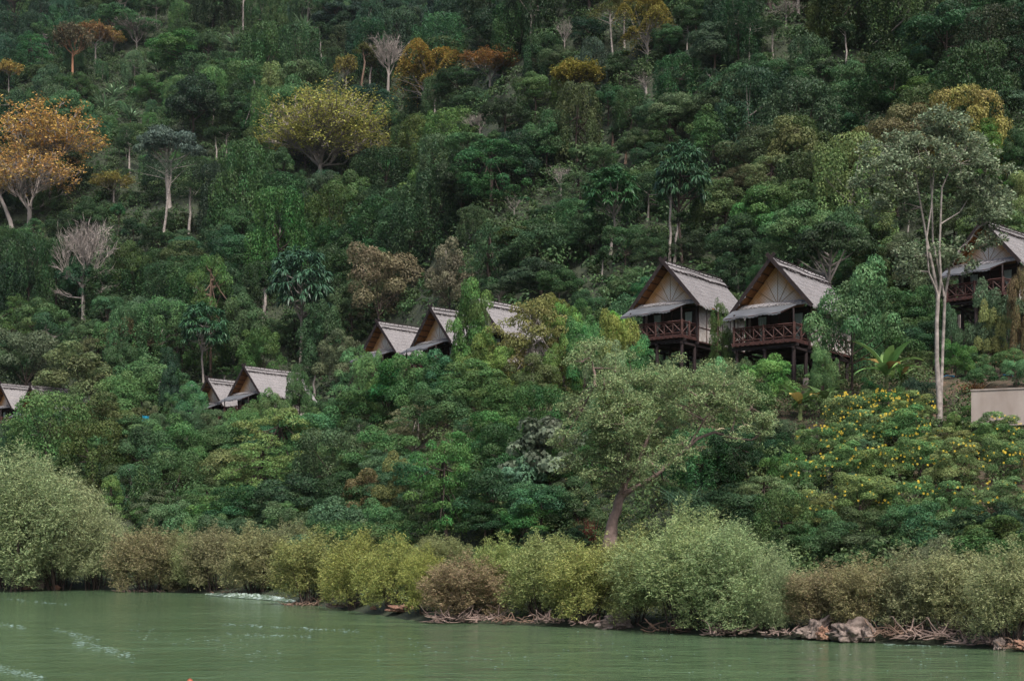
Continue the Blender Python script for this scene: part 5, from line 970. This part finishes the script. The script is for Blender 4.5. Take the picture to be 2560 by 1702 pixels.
fill(10, 84, 5.0, ['shrub', 'round', 'vine', 'feathery'], [.72, .08, .10, .10], (4.0, 6.5), (2.6, 5.0), keep=.9)

# low growth between the trees
def mounds(name, n, xr, tr, Rr, leaves, L, tint, label, seed, free=False):
    r = R_(seed); x = r.uniform(*xr, n); t_ = r.uniform(*tr, n); y_ = ys(x) + t_; px = CX + F * x / y_; z = th(x, y_); py = HY - F * (z - CAM_H) / y_; ok = (px > -420) & (px < 3050) & (py > -60)
    out = []
    for a, b_, c in zip(x[ok], y_[ok], z[ok]):
        R = r.uniform(*Rr); H_ = R * r.uniform(.7, 1.5)
        for _ in range(7):
            if (free or clear(a, b_, 2 * R, H_, c)) and not occ(a, b_, 2 * R): out.append((a, b_, c, R, H_)); break
            R *= .65; H_ *= .65
        else:
            if clear(a, b_, 3.6, 1.8, c, 11) and not occ(a, b_, 3): out.append((a, b_, c, r.uniform(1.2, 2.2), r.uniform(1.1, 2.2)))
    A = np.array(out); n = len(A); k = np.repeat(np.arange(n), leaves); m_ = len(k); d = sph(r, m_, 0); sub = norm(sph(r, n * 7, 0)).reshape(n, 7, 3); j = r.integers(0, 7, m_)
    Pp = A[k, :3] + (sub[k, j] * .62 + d * .42) * A[k, 3:4] * np.stack([np.ones(m_), np.ones(m_), A[k, 4] / A[k, 3]], 1)
    me = leafmesh(name, Pp, d + [0, -.1, .4] + r.normal(0, .4, (m_, 3)), d + r.normal(0, .6, (m_, 3)) - [0, 0, .4], L * r.uniform(.6, 1.3, m_) * (.5 + .5 * A[k, 3] / Rr[1]), L * .5, M['leaf'], r, grp=k)
    o = link(name, me, color=tint); o['kind'] = 'stuff'; o['label'] = label; print(name, n); return o
mounds('forest_understory', 13500, (-290, 190), (82, 410), (1.6, 4.2), 190, .50, (.050, .095, .036), 'leafy understory filling the gaps between the forest trees', 41)
mounds('forest_floor_plants', 17500, (-290, 190), (82, 410), (.7, 1.3), 60, .42, (.050, .100, .036), 'knee-high plants covering the forest floor', 43, True)
mounds('slope_scrub', 3600, (-70, 78), (8, 84), (.8, 2.0), 170, .22, (.070, .115, .042), 'low scrub filling the gaps between the bushes on the lower slope', 42)
def carpet(name, n, xr, tr, L, hgt, tint, label, seed, per=8, red=None):
    r = R_(seed); x = r.uniform(*xr, n); t_ = r.uniform(*tr, n); y_ = ys(x) + t_; px = CX + F * x / y_; ok = (px > -420) & (px < 3050) & (y_ > 20)
    x, y_ = x[ok], y_[ok]
    if red is not None:                                 # the open soil by the wall and under the bungalows
        py = HY - F * (th(x, y_) - CAM_H) / y_; px = CX + F * x / y_; bad = np.zeros(len(x), bool)
        for a, b_, c, d_, pr in red: bad |= (px > a) & (px < c) & (py > b_) & (py < d_) & (r.random(len(x)) < pr)
        x, y_ = x[~bad], y_[~bad]
    z = th(x, y_); k = np.repeat(np.arange(len(x)), per); m_ = len(k); sz = r.uniform(.5, 1.5, len(x))[k]
    dr = sph(r, m_, 0); Pp = np.stack([x[k], y_[k], z[k]], 1) + dr * hgt * sz[:, None] * r.uniform(.5, 1, (m_, 1))
    me = leafmesh(name, Pp, dr + [0, -.2, .5] + r.normal(0, .4, (m_, 3)), dr + r.normal(0, .6, (m_, 3)), L * r.uniform(.6, 1.3, m_), L * .5, M['leaf'], r)
    o = link(name, me, color=tint); o['kind'] = 'stuff'; o['label'] = label; return o
SOIL = [(2330, 930, 2700, 1050, .97), (2200, 790, 2700, 1000, .6), (1560, 880, 1800, 960, .8), (1800, 900, 2100, 960, .7), (1390, 880, 1460, 930, .7)]
carpet('undergrowth', 38000, (-70, 78), (1.5, 84), .17, .55, (.075, .115, .045), 'low leafy ground cover between the bushes on the lower slope', 31, 9, SOIL)
carpet('forest_undergrowth', 42000, (-240, 140), (80, 380), .55, 1.6, (.045, .085, .034), 'tangle of low plants between the forest trees', 32, 8)
carpet('yellowing_grass', 5000, (-2, 22), (3, 40), .14, .35, (.14, .17, .06), 'yellowish grass on the right bank', 33, 8, SOIL)

# ================================================================== WALL, STONES, PIPES, CLOTH
def wallbox(name, pa, pb, y1, y2, zt, zb, th_, m, label, cat):
    a = pos(pa, 0, y1); b_ = pos(pb, 0, y2); d = np.array([b_[0] - a[0], b_[1] - a[1], 0]); L_ = np.linalg.norm(d); o = bpy.data.objects.new(name, None)
    mb = MB(); mb.box(0, L_, 0, th_, zb - .6, zt); mb.box(-.04, L_ + .04, -.04, th_ + .04, zt, zt + .07)
    me = mb.mesh(name, m); o = link(name, me, loc=(a[0], a[1], 0)); o.rotation_euler = (0, 0, math.atan2(d[1], d[0])); return tag(o, label, cat)
wy = 74.0
wallbox('retaining_wall', 2428, 2700, wy, wy - 2, CAM_H + (HY - 977) / F * wy, CAM_H + (HY - 1037) / F * wy, .25, simple('stained_concrete', (.33, .285, .26), .9, 0, 1.2, (.24, .195, .17), bump=.3, stretch=(1.2, 1, .5)), 'pale concrete retaining wall with rust streaks at the right edge', 'wall')
protect(2425, 930, 2600, 1045, wy); protect(2360, 930, 2430, 1010, 76)
mb = MB(); r = R_(3); p0 = hit(2345, 932); L_ = 5.2
for row in range(3):
    x = r.uniform(0, .2)
    while x < L_:
        l_ = r.uniform(.25, .5); mb.box(x, x + l_ - .03, r.uniform(0, .05), .35, row * .17, row * .17 + .15); x += l_
o = link('stone_terrace', mb.mesh('stone_terrace', M['stone']), loc=tuple(p0)); tag(o, 'low terrace of rough stones behind the pale multi-stemmed trunk', 'wall')
def pipe(pts, rad, label):
    q = [hit(*a) + [0, 0, .12] for a in pts]; mb = MB(); mb.tube([a - q[0] for a in q], rad, 7); o = link('water_pipe', mb.mesh('water_pipe', M['blue'], True), loc=tuple(q[0])); tag(o, label, 'pipe', 'blue water pipes')
pipe([(2358, 948), (2368, 944), (2385, 946)], .045, 'short curved blue pipe at the foot of the pale multi-stemmed tree'); pipe([(2460, 1040), (2500, 1040), (2560, 1041), (2600, 1042)], .05, 'long blue pipe along the foot of the concrete wall'); pipe([(2508, 941), (2532, 944)], .035, 'short blue pipe above the concrete wall')
for k, (x, y0_, y1_, l) in enumerate(((2391, 795, 835, 'leftmost short concrete post under the highest bungalow'), (2439, 816, 860, 'concrete post, middle of three under the highest bungalow'), (2500, 835, 880, 'leaning mossy concrete post under the highest bungalow'), (2525, 808, 850, 'rightmost concrete post under the highest bungalow'))):
    p = hit(x, y1_); p[1] -= 1.0; h_ = (y1_ - y0_) * p[1] / F; mb = MB(); mb.box(-.14, .14, -.14, .14, -.3, h_); mb.box(-.10, .10, -.10, .10, h_, h_ + .05); o = link('concrete_post', mb.mesh('concrete_post', M['concrete']), loc=tuple(p)); o.rotation_euler = (0, .04 * (k == 2), .4); tag(o, l, 'post', 'concrete posts under the highest bungalow')
protect(2380, 790, 2450, 860, 98)
p = pos(363, 1058, 168); mb = MB(); nn = 8
for i in range(nn):
    for j in range(nn):
        Q = lambda u, v: (u * .8 - .4 + .06 * math.sin(v * 5), .10 * math.sin(u * 11 + v), -v * 1.1 - .08 * math.sin(u * 3.1)); mb.quad(Q(i / nn, j / nn), Q((i + 1) / nn, j / nn), Q((i + 1) / nn, (j + 1) / nn), Q(i / nn, (j + 1) / nn))
o = link('hanging_cloth', mb.mesh('hanging_cloth', M['cloth'], True), loc=(p[0], p[1], p[2] + 1.0)); tag(o, 'turquoise cloth hanging under the almost hidden bungalow at left', 'cloth'); protect(352, 1035, 376, 1062, 167)
# stones at mid slope
def rock(cx, base, wpx, hpx, label, m='rock', seed=0, lean=0, name='boulder'):
    import bmesh
    r = R_(seed + 950); p = hit(cx * K, base * K); q = .6 if base > 1380 and cx > 1300 else 0; p[1] = max(p[1], 30) - q; s = K * p[1] / F * (1.0 if q else 1); bm = bmesh.new(); bmesh.ops.create_icosphere(bm, subdivisions=5, radius=1)
    ph = r.uniform(0, 6.28, 9)
    from mathutils import noise
    o3 = Vector((seed * 3.7, seed * 1.3, seed * .7))
    for v in bm.verts:
        v.co *= 1 + .34 * noise.fractal(v.co * 1.6 + o3, .8, 2.1, 6) - .22 * abs(noise.noise(Vector((v.co.x * 5, v.co.y * 5, v.co.z * 1.2)) + o3))
        c = v.co; n_ = 1 + .16 * math.sin(3 * c.x + ph[0]) * math.sin(3.3 * c.y + ph[1]) + .12 * math.sin(6 * c.z + 4 * c.x + ph[2]) + .07 * math.sin(11 * c.x + ph[3]) * math.sin(9 * c.z + ph[4]) + .05 * math.sin(17 * c.y + 13 * c.z + ph[5])
        c *= n_; c.x += lean * c.z; v.co = (c.x * wpx * s / 2, c.y * wpx * s / 2.6, max(-.6, c.z) * hpx * s * .85 + hpx * s * .1)
    me = bpy.data.meshes.new(name); bm.to_mesh(me); bm.free(); me.shade_smooth(); me.materials.append(M[m]); o = link(name, me, loc=(p[0], p[1], max(0.0, p[2]))); tag(o, label, 'rock', 'rocks along the shore'); return o
rock(1868, 1452, 52, 34, 'pale boulder slanting up to a point, leftmost at the right shore', seed=1, lean=.45); rock(1838, 1456, 40, 12, 'low dark rock at the left foot of the slanting boulder', seed=2)
rock(1888, 1462, 34, 22, 'small orange-brown rock between the slanting and the broad boulder', 'rock_orange', 3); rock(1945, 1464, 88, 34, 'broadest pale boulder with vertical cracks, right shore', seed=4); rock(1990, 1466, 34, 28, 'knobbly pale boulder at the right end of the broad one', seed=5)
rock(2285, 1488, 26, 20, 'small pale boulder near the right edge of the shore', seed=6); rock(2335, 1492, 50, 16, 'mossy orange rock at the right edge of the shore', 'rock_orange', 7)
rock(92, 1352, 22, 18, 'small pink-white rock under the big left willows', seed=8, m='rock'); rock(128, 1356, 24, 8, 'flat orange rock right of the pink-white one, left shore', 'rock_orange', 9); rock(60, 1354, 30, 10, 'brown rock left of the pink-white one, left shore', 'rock_orange', 10)
rock(925, 1404, 60, 12, 'low orange-brown rock shelf left of the reddish willow', 'rock_orange', 11); rock(860, 1402, 16, 6, 'small orange rock left of the rock shelf', 'rock_orange', 12)
rock(1415, 1440, 70, 26, 'dark rounded boulder left of the broadest willow', seed=13); rock(1300, 848, 50, 16, 'pale stone outcrop beside the short orange-brown trunk', seed=14); rock(2085, 828, 70, 14, 'broken bamboo-brown rubble right of the large banana plant', 'rock_orange', 15)
# exposed roots and driftwood at the water line
def drift(cx, base, wpx, hpx, n, label, seed, bark='pink'):
    r = R_(970 + seed); p = hit(cx * K, base * K); s = K * p[1] / F; mb = MB(); o = root('exposed_roots', (p[0], p[1] - .8, max(0, p[2])), label, 'roots', 'exposed roots at the water line')
    for k in range(n):
        a = np.array([r.uniform(-.5, .5) * wpx * s, r.uniform(-.3, .6), r.uniform(0, .25) * hpx * s]); d = np.array([r.normal(0, 1), r.normal(0, .3), r.uniform(-.1, .55)]); l_ = r.uniform(.3, 1.0) * hpx * s * 1.8; pts = [a]
        for q in range(5): d = d + r.normal(0, .35, 3); a = a + d / np.linalg.norm(d) * l_ / 5; a[2] = min(max(a[2], -.05), hpx * s); pts.append(a)
        r0 = r.uniform(.012, .045); mb.tube(pts, [r0, r0 * .9, r0 * .8, r0 * .6, r0 * .45, r0 * .25], 5)
    link('roots', mb.mesh('roots', M['bark'], True), o, color=BARK[bark]); return o
for k, (cx, b_, w_, h_, n, l) in enumerate(((700, 1393, 90, 18, 40, 'tangled roots under the olive willow at the rapids'), (790, 1396, 70, 20, 34, 'roots under the yellow-olive willow'), (1075, 1428, 160, 36, 90, 'pale tangled roots under the reddish willow'), (1180, 1430, 90, 22, 40, 'thin pale roots right of the reddish willow'), (1270, 1430, 80, 26, 40, 'brown roots on a dark lump left of the dark boulder'), (1350, 1436, 70, 20, 30, 'root ends touching the dark rounded boulder'),
        (1530, 1452, 120, 30, 40, 'arched roots under the broadest willow'), (1680, 1458, 130, 30, 50, 'roots trailing into the water under the broadest willow, right side'), (1800, 1456, 90, 20, 40, 'thin roots left of the slanting boulder'), (2050, 1462, 120, 34, 70, 'pale roots right of the knobbly boulder'), (2140, 1468, 120, 46, 70, 'thick upturned roots under the grey-olive willow at right'), (2240, 1478, 110, 30, 50, 'roots over the low ledge near the right edge'), (2330, 1488, 90, 24, 40, 'dark roots at the right edge of the shore'), (1910, 1452, 100, 20, 50, 'roots draped over the broad pale boulder'), (350, 1362, 150, 12, 50, 'fine roots under the brownish-olive willow at left'), (560, 1366, 120, 14, 40, 'roots under the rounded willow above the rapids'))):
    drift(cx, b_, w_, h_, n, l, k, 'pink' if k % 3 else 'brown')
# muddy undercut bank strips
# white water and the small float
m_f, t, b = mat('white_water'); N, L = t.nodes, t.links; tc = N.new('ShaderNodeTexCoord'); no = N.new('ShaderNodeTexNoise'); no.inputs['Scale'].default_value = 2.2; no.inputs['Detail'].default_value = 8; L.new(tc.outputs['Object'], no.inputs[0])
r_ = N.new('ShaderNodeValToRGB'); r_.color_ramp.elements[0].position = .46; r_.color_ramp.elements[0].color = (.075, .11, .07, 1); r_.color_ramp.elements[1].position = .66; r_.color_ramp.elements[1].color = (.40, .48, .45, 1); L.new(no.outputs[0], r_.inputs[0]); L.new(r_.outputs[0], b.inputs['Base Color']); b.inputs['Roughness'].default_value = .5
pts = [(515, 1482), (560, 1486), (610, 1489), (660, 1493), (705, 1497), (745, 1502)]; mb = MB(); r = R_(77); rows = []
for i in range(90):
    u = i / 89 * (len(pts) - 1); k = min(int(u), len(pts) - 2); f = u - k; px = pts[k][0] * (1 - f) + pts[k + 1][0] * f; py = pts[k][1] * (1 - f) + pts[k + 1][1] * f; yy = F * CAM_H / (py + 3.5 - HY); x = (px - CX) / F * yy
    w_ = .4 + .9 * math.sin(math.pi * i / 89); rows.append([(x, yy - w_ + 2 * w_ * j / 6, .02 + (.16 * math.sin(math.pi * j / 6) * (0.5 + r.random())) * (.3 + math.sin(math.pi * i / 89))) for j in range(7)])
for i in range(89):
    for j in range(6): mb.quad(rows[i][j], rows[i + 1][j], rows[i + 1][j + 1], rows[i][j + 1])
o = link('white_water', mb.mesh('white_water', m_f, True)); o['kind'] = 'stuff'; o['label'] = 'narrow line of white rapids below the grey-olive willows'
mb = MB(); r = R_(78)
for x0, y0_, x1, y1_, n, sp in ((180, 1600, 330, 1640, 150, 5), (130, 1572, 250, 1600, 60, 3), (0, 1558, 60, 1568, 40, 3), (0, 1670, 110, 1695, 110, 5), (0, 1495, 180, 1512, 45, 1.5), (560, 1560, 900, 1578, 120, 2), (570, 1585, 780, 1592, 50, 2), (330, 1580, 700, 1640, 60, 14), (900, 1610, 1400, 1660, 50, 16), (1780, 1590, 2100, 1602, 60, 1.6), (2200, 1610, 2420, 1616, 60, 1.2), (1400, 1600, 1900, 1680, 40, 22), (2000, 1620, 2560, 1690, 40, 22)):
    for q in range(n):
        u = r.random(); px, py = x0 + (x1 - x0) * u + r.normal(0, 4), y0_ + (y1_ - y0_) * u + r.normal(0, sp); y_ = F * CAM_H / (max(py, 1480) - HY); x = (px - CX) / F * y_; a, b_ = r.uniform(.015, .07) * y_ / 45, r.uniform(.03, .10) * y_ / 45; k0 = len(mb.v)
        for j in range(7): ang = j * .8976; rr = r.uniform(.6, 1.1); mb.v.append((x + math.cos(ang) * a * rr, y_ + math.sin(ang) * b_ * rr, .008 + .004 * r.random()))
        mb.v.append((x, y_, .016)); mb.f += [(k0 + j, k0 + (j + 1) % 7, k0 + 7) for j in range(7)]
o = link('foam_flecks', mb.mesh('foam_flecks', simple('foam', (.13, .20, .16), .6, 0, 3, (.26, .36, .31)), True)); o['kind'] = 'stuff'; o['label'] = 'pale foam flecks drawn out along the current of the green river'
yy = F * CAM_H / (1708 - HY); mb = MB(); mb.tube([(0, 0, -.12), (0, 0, -.07), (0, 0, 0), (0, 0, .06), (0, 0, .10)], [.02, .06, .08, .06, .02], 14)
o = link('float', mb.mesh('float', M['float'], True), loc=((475 - CX) / F * yy, yy, .02)); tag(o, 'small red-orange float breaking the water at the bottom edge, left of centre', 'float')
print('objects', len(bpy.data.objects), 'top', sum(1 for o in C.objects if not o.parent))

# thin damp air over the valley
hz = bpy.data.materials.new('haze'); hz.use_nodes = True; hn = hz.node_tree; hn.nodes.remove(hn.nodes['Principled BSDF'])
pv = hn.nodes.new('ShaderNodeVolumePrincipled'); pv.inputs['Color'].default_value = (.80, .88, .95, 1); pv.inputs['Density'].default_value = .00004; pv.inputs['Anisotropy'].default_value = .2
hn.links.new(pv.outputs[0], hn.nodes['Material Output'].inputs['Volume'])
mb = MB(); mb.box(-720, 720, -420, 1120, -210, 800); o = link('haze', mb.mesh('haze', hz)); o['kind'] = 'stuff'; o['label'] = 'thin damp haze filling the valley'
